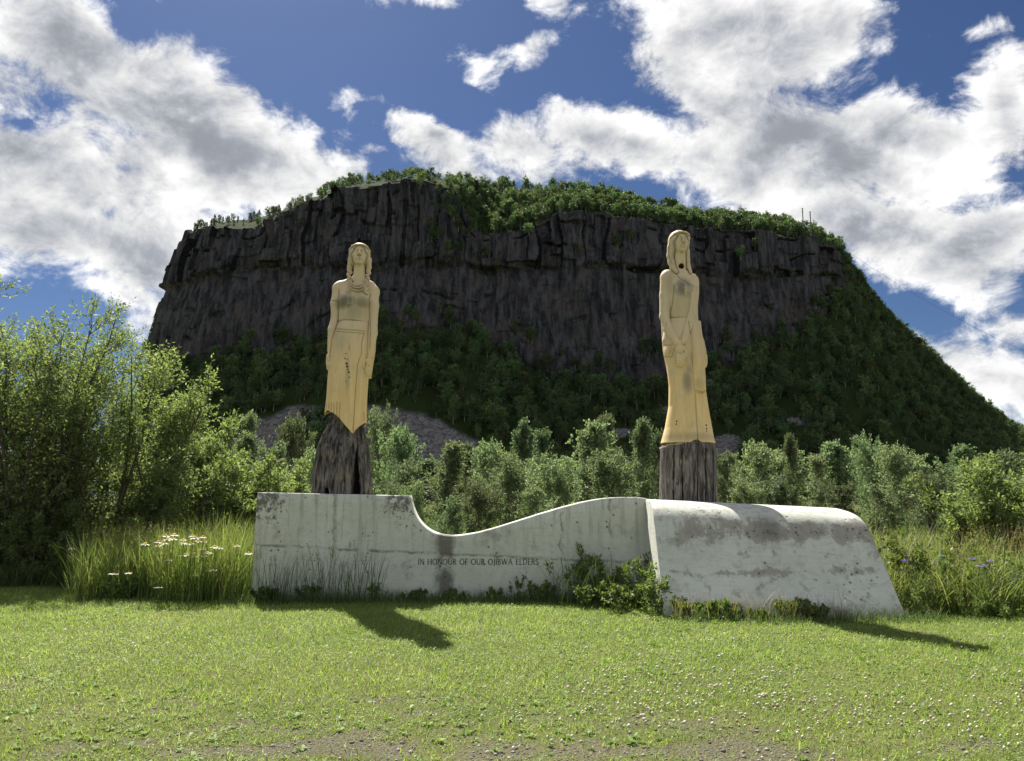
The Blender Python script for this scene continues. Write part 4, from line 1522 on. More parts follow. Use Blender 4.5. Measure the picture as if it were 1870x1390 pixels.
def stump(name, fr, R, root, mat, ridges, cavities, seed, top_pts=None):
    nt, nz = 340, 170
    rows_ = np.array(sorted(fr.rows(R)))
    z = np.linspace(rows_[0, 0], rows_[-1, 0], nz)
    th = np.linspace(0, 2 * math.pi, nt, endpoint=False)
    cx, cy, rx, ry = (np.interp(z, rows_[:, 0], rows_[:, i])[:, None] for i in range(1, 5))
    TH = th[None] + 0 * cx
    Z = z[:, None] + 0 * TH
    c_, s_ = np.cos(TH), np.sin(TH)
    n1 = fbm(c_ * 5.0 + seed, s_ * 5.0 + 4, Z * 1.1, octs=5) - 0.5
    n2 = np.abs(fbm(c_ * 11.0 + seed, s_ * 11.0 + 9, Z * 1.9, octs=4) - 0.5)
    dd = ridges * (n1 * 0.9 - n2 * 1.5 + 0.12)
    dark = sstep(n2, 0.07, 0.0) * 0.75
    X = cx + (rx + dd) * c_
    Yv = cy + (ry + dd) * s_
    for pts, w0, w1, dep in cavities:
        zz = np.array([p[2] for p in pts])
        xx = np.array([p[0] for p in pts])
        o_ = np.argsort(zz)
        xc = np.interp(Z, zz[o_], xx[o_])
        t = np.clip((Z - zz.min()) / (zz.max() - zz.min()), 0, 1)
        w = w0 * (1 - t) + w1 * t
        w = w * (0.75 + 0.5 * fbm(Z * 9.0, TH * 0 + seed, octs=3))
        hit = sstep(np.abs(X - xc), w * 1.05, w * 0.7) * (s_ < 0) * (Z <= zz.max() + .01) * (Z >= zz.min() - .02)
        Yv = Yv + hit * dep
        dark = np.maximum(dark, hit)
    v = np.stack([X, Yv, Z], -1)
    i = np.arange(nz * nt).reshape(nz, nt)
    j = np.roll(i, -1, 1)
    f = np.stack([i[:-1], j[:-1], j[1:], i[1:]], -1).reshape(-1, 4)
    top_c = v[-1].mean(0)
    vv_ = np.concatenate([v.reshape(-1, 3), [top_c]])
    tf_ = np.stack([i[-1], j[-1], np.full(nt, nz * nt)], 1)
    return mesh_np(name, vv_, [f, tf_], [mat], smooth=True, attrs={'dark': np.concatenate([dark.ravel(), [0]])}, parent=root)


def hem_cut(F, fr, pts, spread=0.0):
    """cut away everything below the hem line"""
    xs = np.array([fr.p(a, b)[0] for a, b in pts])
    zs = np.array([fr.p(a, b)[2] for a, b in pts])
    X = F.ax[0][:, None, None]
    Z = F.ax[2][None, None, :]
    line = np.interp(X, xs, zs)
    F.d = np.maximum(F.d, ((line - Z) * 0.75).astype(np.float32) + 0 * F.d)


HG = 0.0095
# ---- the left statue
fr = Frame(13.72, 624, 904)
k = fr.k
stA = empty('carved_statue', fr.o + np.array((0, 13.72 - fr.o[1], 0)))
tag(stA, 'yellow wooden statue of a braided woman on a flared charred stump', 'statue', 'carved wooden statues on the concrete monument')
stump('stump', fr, [(752, 606, 660, 0, 19), (772, 602, 663, 0, 21), (792, 591, 667, 0, 26), (818, 580.5, 673, 0, 34), (846, 575, 676, 0, 39), (876, 571, 677.5, 0, 41), (906, 568, 679, 0, 43)],
      stA, STUMP_A, 0.055, [([fr.p(655, 908), fr.p(656, 878), fr.p(655.5, 850), fr.p(656.5, 824)], 0.088, 0.012, 0.22),
                            ([fr.p(606, 908), fr.p(606, 893)], 0.07, 0.03, 0.10)], 3.0)
B = (fr.p(590, 800) + np.array((-0.12, -0.42, 0)), fr.p(700, 436) + np.array((0.0, 0.40, 0)))
lo, hi = np.array((B[0][0], -0.42, fr.z(705, 640))), np.array((B[1][0], 0.42, fr.z(438, 650)))
Fb, Fh = Field(lo, hi, HG), Field((fr.p(622, 560)[0], -0.42, fr.z(560, 650)), (fr.p(692, 436)[0], 0.42, fr.z(436, 650)), HG * 0.8)
Fb.loft(fr.rows([(519, 630, 672, 2, 12), (527, 617, 683, 2, 16), (545, 616, 683, 1, 19), (560, 618, 680, 0, 20), (590, 618.5, 674.5, 0, 18), (612, 616, 674, 0, 18)]), 4 * k)
Fb.loft(fr.rows([(530, 611, 688, 9, 12), (580, 606, 687, 10, 13), (640, 602, 684, 10, 14), (690, 603, 676, 10, 12)]), 4 * k)   # uncarved wood that joins arm and side
Fb.ell(fr.p(634.5, 551, -14), np.array((12.5, 8.5, 12)) * k, 8 * k)
Fb.ell(fr.p(667, 552, -14), np.array((11.5, 8.5, 12)) * k, 8 * k)
Fb.cap(fr.p(655.5, 522, 2), fr.p(656.5, 482, 0), 11.5 * k, 10.0 * k, 6 * k)
for sx, sh, el, wr in ((-1, (619, 527, 2), (612.5, 582, 2), (604.5, 642, -6)), (1, (679.5, 532, 2), (680.5, 586, 2), (677.5, 652, -8))):
    Fb.ell(fr.p(*sh), np.array((12.5, 12.5, 13)) * k, 7 * k)
    Fb.cap(fr.p(655 + sx * 8, 512, 3), fr.p(sh[0] - sx * 3, 521, 3), 8 * k, 8 * k, 6 * k)
    mid_ = fr.p((sh[0] + el[0]) / 2 + sx * 1.0, (sh[1] + el[1]) / 2, 0)
    Fb.chain([fr.p(*sh), mid_, fr.p(*el)], [11 * k, 11 * k, 8.6 * k], 3 * k)
    fa = fr.p(el[0] * .65 + wr[0] * .35 + sx * 1.6, el[1] * .65 + wr[1] * .35, -2)
    Fb.chain([fr.p(*el), fa, fr.p(*wr)], [8.6 * k, 8.8 * k, 5.4 * k], 2 * k)
    hx = wr[0] - sx * (-0.5 if sx < 0 else 2.5)
    pm = fr.p(hx, wr[1] + 12, wr[2] - 3)
    Fb.ell(pm, np.array((6.2, 4.4, 9.0)) * k, 3 * k)
    fingers(Fb, k, fr.p(hx, wr[1] + 17, wr[2] - 4), fr.p(hx - sx * 1.0, wr[1] + 36, wr[2] - 3), np.array((3.1 * k, 0, 0)) * (1 if sx < 0 else -1))
    Fb.chain([fr.p(hx - sx * 4.5, wr[1] + 8, wr[2] - 4), fr.p(hx - sx * 8.0, wr[1] + 15, wr[2] - 7), fr.p(hx - sx * 7.6, wr[1] + 22, wr[2] - 8)], [2.6 * k, 2.3 * k, 1.8 * k], 1.0 * k)
qA = head_geo(Fb, Fh, fr.p(657, 467.5, -2), k, math.radians(10), math.radians(6))
# hair falling behind the jaw into two braids
for sx, pts in ((-1, [(640, 474, 1), (638, 488, 2), (638.5, 497, 0), (637.5, 507, -3), (641, 516, -8), (643, 524, -12)]),
                (1, [(674, 474, 1), (673.5, 488, 1), (673, 499, -1), (672, 510, -6), (670.5, 521, -14), (671, 532, -18), (672, 540, -20)])):
    Fh.chain([fr.p(*p) for p in pts[:3]], [5 * k, 4.2 * k, 3.8 * k], 3 * k)
    cr_ = catmull([fr.p(*p) for p in pts[1:]], 4)
    for i_, c_ in enumerate(cr_[::2]):
        Fh.ell(c_ + np.array((1.2 * k * (-1) ** i_, 0, 0)), np.array((4.2, 4.2, 4.0)) * k * (1 - 0.03 * i_), 1.0 * k)
gl = lambda *pp: [fr.p(*q_) for q_ in pp]
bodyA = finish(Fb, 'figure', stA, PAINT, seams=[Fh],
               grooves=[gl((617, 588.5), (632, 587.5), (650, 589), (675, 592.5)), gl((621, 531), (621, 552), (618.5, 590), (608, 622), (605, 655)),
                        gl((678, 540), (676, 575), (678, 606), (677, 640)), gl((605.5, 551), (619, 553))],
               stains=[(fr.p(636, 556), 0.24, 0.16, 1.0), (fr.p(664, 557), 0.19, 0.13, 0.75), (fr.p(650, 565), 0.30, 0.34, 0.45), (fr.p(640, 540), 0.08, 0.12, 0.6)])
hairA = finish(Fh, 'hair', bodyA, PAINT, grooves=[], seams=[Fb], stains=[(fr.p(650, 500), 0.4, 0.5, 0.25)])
Fs = Field((fr.p(584, 800)[0], -0.42, fr.z(812, 640)), (fr.p(686, 800)[0], 0.42, fr.z(584, 640)), HG)
Fs.loft(fr.rows([(590, 618, 674.5, 0, 19), (606, 611.5, 674.5, 0, 21), (640, 604, 676, 0, 23), (680, 599.5, 673.5, 0, 25), (726, 596.5, 670.5, 0, 27), (758, 593, 669.5, 0, 29), (805, 590, 670, 0, 33)]), 2 * k)
Fs.loft(fr.rows([(740, 597, 668, 0, 22), (810, 597, 668, 0, 22)]), 1.0 * k, True)                # hollow under the hem
hem_cut(Fs, fr, [(590, 757), (593.5, 758.5), (598, 752), (602, 751), (613, 756), (625, 765.5), (637, 780), (644, 788), (648.5, 794), (653, 788), (660, 780), (669, 772.5), (675, 768)])
spots = [((636.3, 650), 1.3), ((635, 659), 1.5), ((637.8, 668), 2.5), ((639, 673.5), 2.4), ((641.7, 684), 2.0), ((640, 679), 1.6), ((643, 693), 1.6), ((639.5, 661), 1.2), ((637, 700), 1.1)]
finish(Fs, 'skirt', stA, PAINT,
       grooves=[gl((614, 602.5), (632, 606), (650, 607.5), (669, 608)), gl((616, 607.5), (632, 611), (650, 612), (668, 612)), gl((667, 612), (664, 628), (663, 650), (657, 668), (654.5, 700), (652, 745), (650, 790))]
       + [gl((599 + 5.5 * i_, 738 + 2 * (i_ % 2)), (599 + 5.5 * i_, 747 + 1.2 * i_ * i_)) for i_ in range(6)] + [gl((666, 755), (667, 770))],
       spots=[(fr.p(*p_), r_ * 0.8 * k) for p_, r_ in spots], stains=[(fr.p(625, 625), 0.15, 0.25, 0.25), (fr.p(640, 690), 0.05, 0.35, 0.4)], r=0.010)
nv_, nf_ = [], []
for i_, (hw, drop) in enumerate(((15, 10), (13, 5.5), (17.5, 15.5))):
    an = np.linspace(0, math.pi, 15)
    pl_ = np.array([fr.p(656.5 - hw * math.cos(q_), 516.5 + (drop + 4) * math.sin(q_), -14.5 - (4.5 - 0.15 * drop) * math.sin(q_) - drop * 0.09) for q_ in an])
    vq, fq = tubes(pl_[None], np.full((1, 15), 1.7 * k), 6)
    nf_.append(fq + sum(len(q_) for q_ in nv_))
    nv_.append(vq)
mesh_np('necklace', np.concatenate(nv_), np.concatenate(nf_), [PAINT], smooth=True, attrs={'dark': np.zeros(sum(map(len, nv_))), 'stain': np.full(sum(map(len, nv_)), .3)}, parent=stA)

# ---- the right statue
fr = Frame(13.75, 1256, 914)
k = fr.k
stB = empty('carved_statue', fr.o + np.array((0, 13.75 - fr.o[1], 0)))
tag(stB, 'yellow wooden statue of a woman looking right, on straight grey stump behind the block', 'statue', 'carved wooden statues on the concrete monument')
stump('stump', fr, [(800, 1213, 1301, 0, 37), (818, 1206.5, 1306.5, 0, 42), (850, 1205.5, 1307.5, 0, 43), (918, 1204.5, 1309, 0, 45)],
      stB, STUMP_B, 0.020, [([fr.p(1312, 920), fr.p(1311, 893)], 0.05, 0.02, 0.12)] +
      [([fr.p(x_, 918), fr.p(x_ + d_, 822)], 0.010, 0.006, 0.03) for x_, d_ in ((1223, 1), (1238, -1), (1263, 2), (1279, 0), (1294, 1))], 8.0)
lo, hi = np.array((fr.p(1190, 600)[0], -0.42, fr.z(700, 1250))), np.array((fr.p(1302, 600)[0], 0.42, fr.z(412, 1240)))
Fb, Fh = Field(lo, hi, HG), Field((fr.p(1200, 560)[0], -0.42, fr.z(540, 1240)), (fr.p(1280, 436)[0], 0.42, fr.z(412, 1240)), HG * 0.8)
Fb.loft(fr.rows([(497, 1226, 1262, 2, 12), (507, 1212, 1272, 2, 16), (525, 1211, 1274, 1, 19), (545, 1214, 1273, 0, 20), (584, 1220, 1272, 0, 18), (602, 1216, 1274, 0, 19)]), 4 * k)
Fb.loft(fr.rows([(520, 1210, 1273, 7, 12), (580, 1208, 1273, 8, 14), (640, 1212, 1281, 8, 14), (690, 1222, 1281, 8, 12)]), 4 * k)
Fb.ell(fr.p(1244, 530, -14), np.array((13, 8.5, 15)) * k, 8 * k)
Fb.ell(fr.p(1264, 534, -12), np.array((9, 7.5, 13)) * k, 8 * k)
Fb.cap(fr.p(1242, 500, 2), fr.p(1241, 458, 0), 12.0 * k, 10.5 * k, 6 * k)
Fb.ell(fr.p(1219.5, 506, 2), np.array((13.5, 14, 14.5)) * k, 6 * k)
Fb.ell(fr.p(1265, 515, 2), np.array((11, 12, 13)) * k, 6 * k)
Fb.chain([fr.p(1218.5, 508, 0), fr.p(1215, 540, -1), fr.p(1212.5, 580, -6), fr.p(1217.5, 604, -13), fr.p(1233, 633, -24)],
         [12.5 * k, 10.8 * k, 9.3 * k, 8.4 * k, 6.2 * k], 2.5 * k)
Fb.ell(fr.p(1236.5, 643, -26.5), np.array((8.5, 4.6, 10)) * k, 3 * k)
fingers(Fb, k, fr.p(1237, 650, -27.5), fr.p(1238, 673, -26), np.array((4.0 * k, 0, 0)), r=2.3)
Fb.chain([fr.p(1243, 640, -27), fr.p(1246.5, 648, -29), fr.p(1246.5, 657, -29)], [2.8 * k, 2.5 * k, 2.0 * k], 1.0 * k)
Fb.chain([fr.p(1266, 518, 3), fr.p(1266.5, 550, 5), fr.p(1267.5, 585, 4), fr.p(1279, 625, 0), fr.p(1284, 642, -2)], [10 * k, 8.6 * k, 8 * k, 7 * k, 5.5 * k], 2.5 * k)
Fb.ell(fr.p(1286, 652, -3), np.array((5.0, 4.2, 8.5)) * k, 2.5 * k)
fingers(Fb, k, fr.p(1286, 656, -4), fr.p(1284.5, 674, -4), np.array((2.6 * k, 0.9 * k, 0)), r=1.8)
Fb.chain([fr.p(1281.5, 648, -6), fr.p(1280, 656, -9), fr.p(1281, 662, -9)], [2.2 * k, 2.0 * k, 1.7 * k], 0.8 * k)
YAW = math.radians(8)
qB = head_geo(Fb, Fh, fr.p(1240.5, 444.5, -2), k, YAW, math.radians(5))
Fb.ell(fr.p(1242.6, 488.5, -12.5), np.array((6.0, 10, 5.8)) * k, 0.4 * k, True)      # the hole in the throat
Fh.chain([fr.p(1226, 452, 2), fr.p(1224.5, 468, 1), fr.p(1226, 480, -1), fr.p(1228.5, 491, -4), fr.p(1233, 500, -11)], [7.5 * k, 6.5 * k, 6.2 * k, 5.2 * k, 3.8 * k], 4 * k)
Fh.chain([fr.p(1255.5, 458, 2), fr.p(1256, 474, 1), fr.p(1257, 488, -2), fr.p(1259, 500, -9)], [4.8 * k, 4.0 * k, 3.8 * k, 3.4 * k], 3 * k)
gl = lambda *pp: [fr.p(*q_) for q_ in pp]
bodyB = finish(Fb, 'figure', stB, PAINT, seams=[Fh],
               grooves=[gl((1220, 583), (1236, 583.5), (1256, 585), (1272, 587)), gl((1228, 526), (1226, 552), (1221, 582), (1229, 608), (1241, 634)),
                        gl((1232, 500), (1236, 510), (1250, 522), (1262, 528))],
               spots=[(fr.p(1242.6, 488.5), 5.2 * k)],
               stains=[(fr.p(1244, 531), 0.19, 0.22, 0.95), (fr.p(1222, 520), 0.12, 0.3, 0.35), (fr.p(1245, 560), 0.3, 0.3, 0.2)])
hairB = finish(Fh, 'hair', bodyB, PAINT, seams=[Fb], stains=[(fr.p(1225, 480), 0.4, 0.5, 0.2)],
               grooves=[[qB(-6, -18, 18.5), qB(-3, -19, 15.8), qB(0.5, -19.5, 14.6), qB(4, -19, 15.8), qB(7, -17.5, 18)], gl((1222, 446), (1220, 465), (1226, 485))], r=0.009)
Fs = Field((fr.p(1196, 800)[0], -0.48, fr.z(832, 1250)), (fr.p(1316, 800)[0], 0.48, fr.z(580, 1250)), HG)
Fs.loft(fr.rows([(584, 1219.5, 1273, 0, 19), (602, 1212.5, 1276, 0, 21), (622, 1209, 1279, 0, 23), (645, 1212.5, 1281, 0, 23), (667, 1217.5, 1283, 0, 23), (705, 1221.5, 1287.5, 0, 25),
                 (743, 1221, 1293, 0, 28), (781, 1214.5, 1299.5, 0, 34), (800, 1209.5, 1303, 0, 38), (824, 1203, 1309.5, 0, 44)]), 2 * k)
Fs.loft(fr.rows([(810, 1206, 1307, 0, 40), (840, 1203, 1310, 0, 44)]), 0.5 * k, True)
hem_cut(Fs, fr, [(1198, 822), (1205, 820), (1216, 815), (1230, 814.5), (1243, 812), (1252, 810.5), (1258, 806.5), (1265, 805.5), (1272, 810), (1285, 811.5), (1297, 815.5), (1308, 820), (1316, 822)])
Fs.ell(fr.p(1217.5, 642, -6), np.array((5.0, 12, 12)) * k, 3 * k)              # pouch on the hip
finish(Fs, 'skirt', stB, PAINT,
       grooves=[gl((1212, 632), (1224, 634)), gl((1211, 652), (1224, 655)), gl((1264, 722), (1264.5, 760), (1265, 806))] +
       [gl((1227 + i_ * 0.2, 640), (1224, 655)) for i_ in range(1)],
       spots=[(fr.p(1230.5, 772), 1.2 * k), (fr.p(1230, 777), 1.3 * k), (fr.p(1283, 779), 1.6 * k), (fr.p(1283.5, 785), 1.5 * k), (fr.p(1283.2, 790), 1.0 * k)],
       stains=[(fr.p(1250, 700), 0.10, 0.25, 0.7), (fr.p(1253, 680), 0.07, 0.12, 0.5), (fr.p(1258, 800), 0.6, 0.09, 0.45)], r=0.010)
# the sash: over the far shoulder, across the waist, one end hanging down the skirt
Fq = Field((fr.p(1222, 600)[0], -0.46, fr.z(728, 1250)), (fr.p(1296, 600)[0], 0.2, fr.z(500, 1250)), HG)
path = catmull([fr.p(1262, 506, -8), fr.p(1265, 522, -13.5), fr.p(1265, 540, -18), fr.p(1262, 565, -18), fr.p(1255, 592, -20), (fr.p(1247, 615, -23)), fr.p(1241, 632, -25)], 4)
for a_, b_ in zip(path[:-1], path[1:]):
    for off in (-5.0, -1.7, 1.7, 5.0):
        o_ = np.array((off * k, 0.02 * abs(off) * k, 0.25 * off * k))
        Fq.cap(a_ + o_, b_ + o_, 2.4 * k, 2.4 * k, 1.5 * k)
Fq.loft(fr.rows([(590, 1253, 1276, -13, 9), (640, 1257, 1281, -15, 10.5), (690, 1259.5, 1283.5, -17, 11), (719, 1260.5, 1284, -18.5, 11.5)]), 1.5 * k, False, 3.0)
hem_cut(Fq, fr, [(1200, 719.5), (1260, 716), (1267, 718.5), (1274, 720), (1284, 718), (1300, 717)]) if False else None
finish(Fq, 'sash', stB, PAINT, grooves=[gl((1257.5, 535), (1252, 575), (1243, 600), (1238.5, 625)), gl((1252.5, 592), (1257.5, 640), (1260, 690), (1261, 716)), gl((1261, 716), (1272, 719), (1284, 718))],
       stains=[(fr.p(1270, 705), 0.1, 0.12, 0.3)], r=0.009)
# ------------------------------------------------------------------ woods behind the monument, single trees
leaf_mat('leaf_weed', (0.070, 0.112, 0.032), (0.110, 0.158, 0.048), (0.180, 0.220, 0.085), 0.40, tint_obj=0.6)
leaf_mat('grass_lawn', (0.130, 0.200, 0.046), (0.215, 0.290, 0.075), (0.335, 0.380, 0.165), 0.52, var_scale=1.3)
leaf_mat('clover_leaf', (0.105, 0.185, 0.040), (0.175, 0.265, 0.062), (0.260, 0.330, 0.115), 0.48, var_scale=0.9)
leaf_mat('grass_tall', (0.085, 0.135, 0.036), (0.145, 0.200, 0.054), (0.265, 0.285, 0.120), 0.50, glow=(1.2, 1.25, 0.70))
leaf_mat('grass_dark', (0.045, 0.080, 0.026), (0.070, 0.115, 0.036), (0.120, 0.155, 0.062), 0.40)  # darker copy of the tall grass, shade put into its colour
leaf_mat('grass_straw', (0.20, 0.17, 0.09), (0.30, 0.25, 0.14), (0.38, 0.33, 0.2), 0.30)


def simple_mat(name, c1, c2, scale=30.0, rough=0.7, bump=0.0):
    m, T, out = new_mat(name)
    n = T.noise(T.n('ShaderNodeTexCoord').outputs['Object'], scale, 4.0, 0.6)
    principled(T, out, T.mix(T.step(n, 0.3, 0.7), c1, c2), rough, n if bump else None, bump or 0.01, 0.6)
    M[name] = m
    return m


TREE_V = {}
for nm, args in (('narrow', (11, 6.0, 'poplar', 10, 0.135, 60, 11)), ('pointed', (12, 5.6, 'poplar', 10, 0.13, 58, 11)), ('poplar', (13, 5.0, 'poplar', 10, 0.125, 66, 12)),
                 ('round', (14, 4.2, 'round', 10, 0.125, 62, 12)), ('bushy', (15, 4.2, 'round', 10, 0.12, 64, 13)), ('dense', (16, 4.6, 'round', 11, 0.125, 66, 13)),
                 ('spruce', (17, 4.6, 'spruce', 6, 0.09, 44, 6))):
    w_, l_ = tree_geo(*args[:3], nl=args[3], leaf=args[4], nb=args[5], nt=args[6])
    TREE_V[nm] = (w_, l_, args[1])
PROTO = {}
MIDTREES = [  # column, row of the top, width, distance, form, name, label
    (462, 768, 50, 40, 'narrow', 'poplar_tree', 'tall narrow poplar nearest the willow bush, left of the left statue'),
    (535, 793, 66, 40, 'round', 'birch_tree', 'round pale green tree between the narrow poplar and the charred stump'),
    (508, 838, 80, 33, 'bushy', 'willow_bush', 'low yellowish bush in front of the round tree left of the stump'),
    (424, 800, 70, 38, 'poplar', 'poplar_tree', 'poplar half hidden behind the branch tips of the big willow'),
    (565, 845, 60, 31, 'round', 'willow_bush', 'bright leafy bush touching the left edge of the charred stump'),
    (690, 783, 60, 52, 'dense', 'alder_tree', 'dark tree rising behind the charred stump on its right'),
    (712, 808, 76, 38, 'round', 'birch_tree', 'round pale tree just right of the charred stump'),
    (752, 796, 26, 46, 'spruce', 'spruce_tree', 'single dark pointed spruce against the scree'),
    (735, 868, 80, 28, 'bushy', 'willow_bush', 'pale low bush above the wall corner right of the charred stump'),
    (800, 818, 78, 36, 'poplar', 'poplar_tree', 'broad poplar above the left slope of the wave'),
    (845, 822, 66, 40, 'pointed', 'poplar_tree', 'darker poplar over the lowest point of the wave'),
    (893, 832, 74, 38, 'round', 'alder_tree', 'rounded tree right of the lowest point of the wave'),
    (820, 932, 62, 19, 'bushy', 'willow_bush', 'small bright bush peeping out of the dip in the wall'),
    (952, 782, 64, 36, 'pointed', 'poplar_tree', 'pointed poplar with a spiky tip midway between the statues'),
    (925, 862, 90, 29, 'dense', 'alder_tree', 'dark dense tree low behind the rising part of the wave'),
    (1002, 798, 58, 38, 'narrow', 'poplar_tree', 'slim poplar right of the pointed one midway between the statues'),
    (1062, 779, 100, 35, 'poplar', 'poplar_tree', 'tallest broad poplar between the two statues'),
    (1018, 868, 90, 27, 'dense', 'alder_tree', 'leafy tree low behind the crest of the wave'),
    (1112, 772, 46, 42, 'narrow', 'poplar_tree', 'narrow poplar close right of the tallest broad one'),
    (1160, 781, 68, 36, 'pointed', 'poplar_tree', 'pointed poplar next left of the right statue'),
    (1110, 852, 96, 28, 'round', 'alder_tree', 'round tree low behind the highest part of the wave'),
    (1196, 812, 52, 40, 'round', 'birch_tree', 'pale tree touching the left edge of the grey stump'),
    (1328, 852, 60, 36, 'bushy', 'willow_bush', 'bushy tree touching the right edge of the grey stump'),
    (1376, 832, 80, 38, 'round', 'birch_tree', 'wide pale tree second right of the grey stump'),
    (1438, 806, 42, 42, 'pointed', 'poplar_tree', 'pointed slim poplar rising highest right of the right statue'),
    (1488, 842, 60, 36, 'narrow', 'poplar_tree', 'narrow yellowish poplar above the middle of the block'),
    (1536, 818, 86, 40, 'poplar', 'poplar_tree', 'broad leafy poplar above the right end of the block'),
    (1584, 828, 60, 43, 'dense', 'alder_tree', 'darker tree just behind the broad poplar over the block end'),
    (1640, 838, 84, 38, 'round', 'birch_tree', 'wide round tree right of the block end'),
    (1600, 905, 70, 28, 'bushy', 'willow_bush', 'low bush behind the right end of the block'),
    (1724, 824, 84, 38, 'poplar', 'poplar_tree', 'greyish broad poplar above the purple flowers'),
    (1770, 826, 60, 41, 'pointed', 'poplar_tree', 'poplar with whitish leaves left of the right willow'),
    (1690, 888, 80, 29, 'dense', 'alder_tree', 'dark tree low behind the tall grass on the right'),
    (1828, 845, 70, 42, 'round', 'alder_tree', 'dark round tree behind the right willow'),
    (1905, 830, 80, 40, 'poplar', 'poplar_tree', 'broad poplar at the right end of the tree row'),
    (380, 835, 80, 34, 'bushy', 'willow_bush', 'bushy tree behind the big willow, showing under its branch tips'),
    (1768, 880, 60, 27, 'dense', 'alder_tree', 'dark leafy tree low beside the right willow'),
    (1432, 895, 80, 30, 'dense', 'alder_tree', 'dark tree just above the middle of the block top'),
    (1530, 900, 70, 31, 'bushy', 'alder_tree', 'dim leafy tree just above the right half of the block top'),
    (1355, 900, 70, 29, 'dense', 'alder_tree', 'dark tree just above the block top beside the grey stump'),
    (880, 905, 80, 24, 'dense', 'alder_tree', 'dark leafy tree just above the low slope of the wave'),
    (975, 912, 70, 23, 'bushy', 'willow_bush', 'lowest leafy bush above the slope rising right'),
    (640, 815, 70, 45, 'round', 'birch_tree', 'tree almost hidden behind the charred stump'),
    (770, 905, 50, 25, 'dense', 'alder_tree', 'dark bush beside the steep edge of the wave'),
]
WIDTH_OF = {'narrow': 2.6, 'pointed': 2.7, 'poplar': 2.7, 'round': 3.0, 'bushy': 3.0, 'dense': 3.2, 'spruce': 1.9}
r_m = np.random.default_rng(5)


def place_tree(px, py, wpx, Y, form, name, label, group='young trees behind the monument'):
    top = at(px, py, Y)
    H0 = TREE_V[form][2]
    hz = (top[2] + 0.1) / H0
    wx = (wpx * Y / F_PX) / WIDTH_OF[form] * 1.08
    wx = max(wx, hz * 0.55)
    if form not in PROTO:
        w_, l_, _ = TREE_V[form]
        o = plant_thing(name, w_, l_, M['bark_pale'], M['leaf_spruce' if form == 'spruce' else 'leaf_poplar'])
        PROTO[form] = o
    else:
        o = copy_tree(PROTO[form])
        o.name = name
    o.location = (top[0], Y, -0.05)
    o.scale = (wx, wx, hz)
    o.rotation_euler = (r_m.uniform(-.09, .09), r_m.uniform(-.09, .09), r_m.uniform(0, 6.28))
    tag(o, label, 'bush' if 'bush' in name else 'tree', group)
    return o


for row in MIDTREES:
    place_tree(*row)
# a second, deeper row closes the gaps
deep = 0
FARB = [(440, 'behind the branch tips of the leaning willow'), (600, 'behind the bushes left of the charred stump'), (745, 'showing just right of the charred stump'), (860, 'above the steep start of the wave'),
        (960, 'above the rising slope of the wave'), (1080, 'behind the trees midway between the statues'), (1215, 'behind the trees left of the grey stump'), (1390, 'behind the trees right of the grey stump'),
        (1530, 'behind the trees over the middle of the block'), (1660, 'behind the trees over the end of the block'), (1790, 'behind the trees above the purple flowers'), (9999, 'behind the right willow')]
far_items = []
for px in range(330, 2000, 62):
    if 600 < px < 680:
        continue
    form = ['dense', 'poplar', 'round', 'pointed', 'bushy'][deep % 5]
    deep += 1
    c_ = px + r_m.uniform(-16, 16)
    far_items.append((place_tree(c_, 852 + r_m.uniform(-14, 26), 92, 62 + r_m.uniform(-6, 8), form, 'alder_tree', ''), 'far-row tree', bin_of(c_, FARB), c_))
name_in_order(far_items, 'far row of trees behind the young trees')

# ---- the willows close by
WILLOWS = [  # seed, x, y, height, stems, lean, spread, label
    (21, -10.3, 16.6, 5.5, 17, (-0.02, 0.0), 0.42, 'tallest many-stemmed willow left of the daisies, dark stems showing'),
    (22, -8.9, 17.2, 4.5, 15, (0.10, -0.02), 0.50, 'willow leaning right, between the tallest willow and the tall grass'),
    (23, -7.7, 18.0, 3.4, 15, (0.24, 0.0), 0.55, 'willow whose branch tips reach furthest right over the tall grass'),
    (24, -12.8, 16.4, 6.2, 14, (-0.02, 0.0), 0.32, 'willow cut off by the left edge of the picture'),
    (25, -6.4, 18.6, 2.2, 12, (0.10, 0.0), 0.55, 'low willow bush just behind the tall grass left of the wall'),
    (26, 9.95, 15.3, 2.35, 20, (-0.02, 0.0), 0.62, 'rounded pale willow bush at the right edge behind the tall grass'),
    (27, 9.3, 15.6, 1.45, 8, (-0.05, 0.0), 0.45, 'small willow shoot left of the rounded willow bush'),
    (28, -11.4, 18.8, 5.2, 14, (0.0, 0.0), 0.45, 'willow standing behind the tallest one, filling its gaps'),
    (29, -8.0, 16.0, 1.6, 10, (0.0, 0.0), 0.60, 'low leafy willow sprouting at the foot of the leaning one'),
    (30, -10.9, 15.9, 1.5, 10, (0.0, 0.0), 0.60, 'low leafy willow sprouting at the foot of the tallest one'),
    (32, -12.3, 15.7, 1.7, 11, (0.0, 0.0), 0.60, 'low leafy willow at the left edge in front of the cut-off willow'),
    (33, -9.4, 15.8, 1.3, 10, (0.0, 0.0), 0.60, 'lowest leafy willow shoot just above the left end of the tall grass'),
    (31, -6.2, 19.6, 2.3, 12, (0.05, 0.0), 0.45, 'pale willow behind the low bush, left of the narrow poplar'),
]
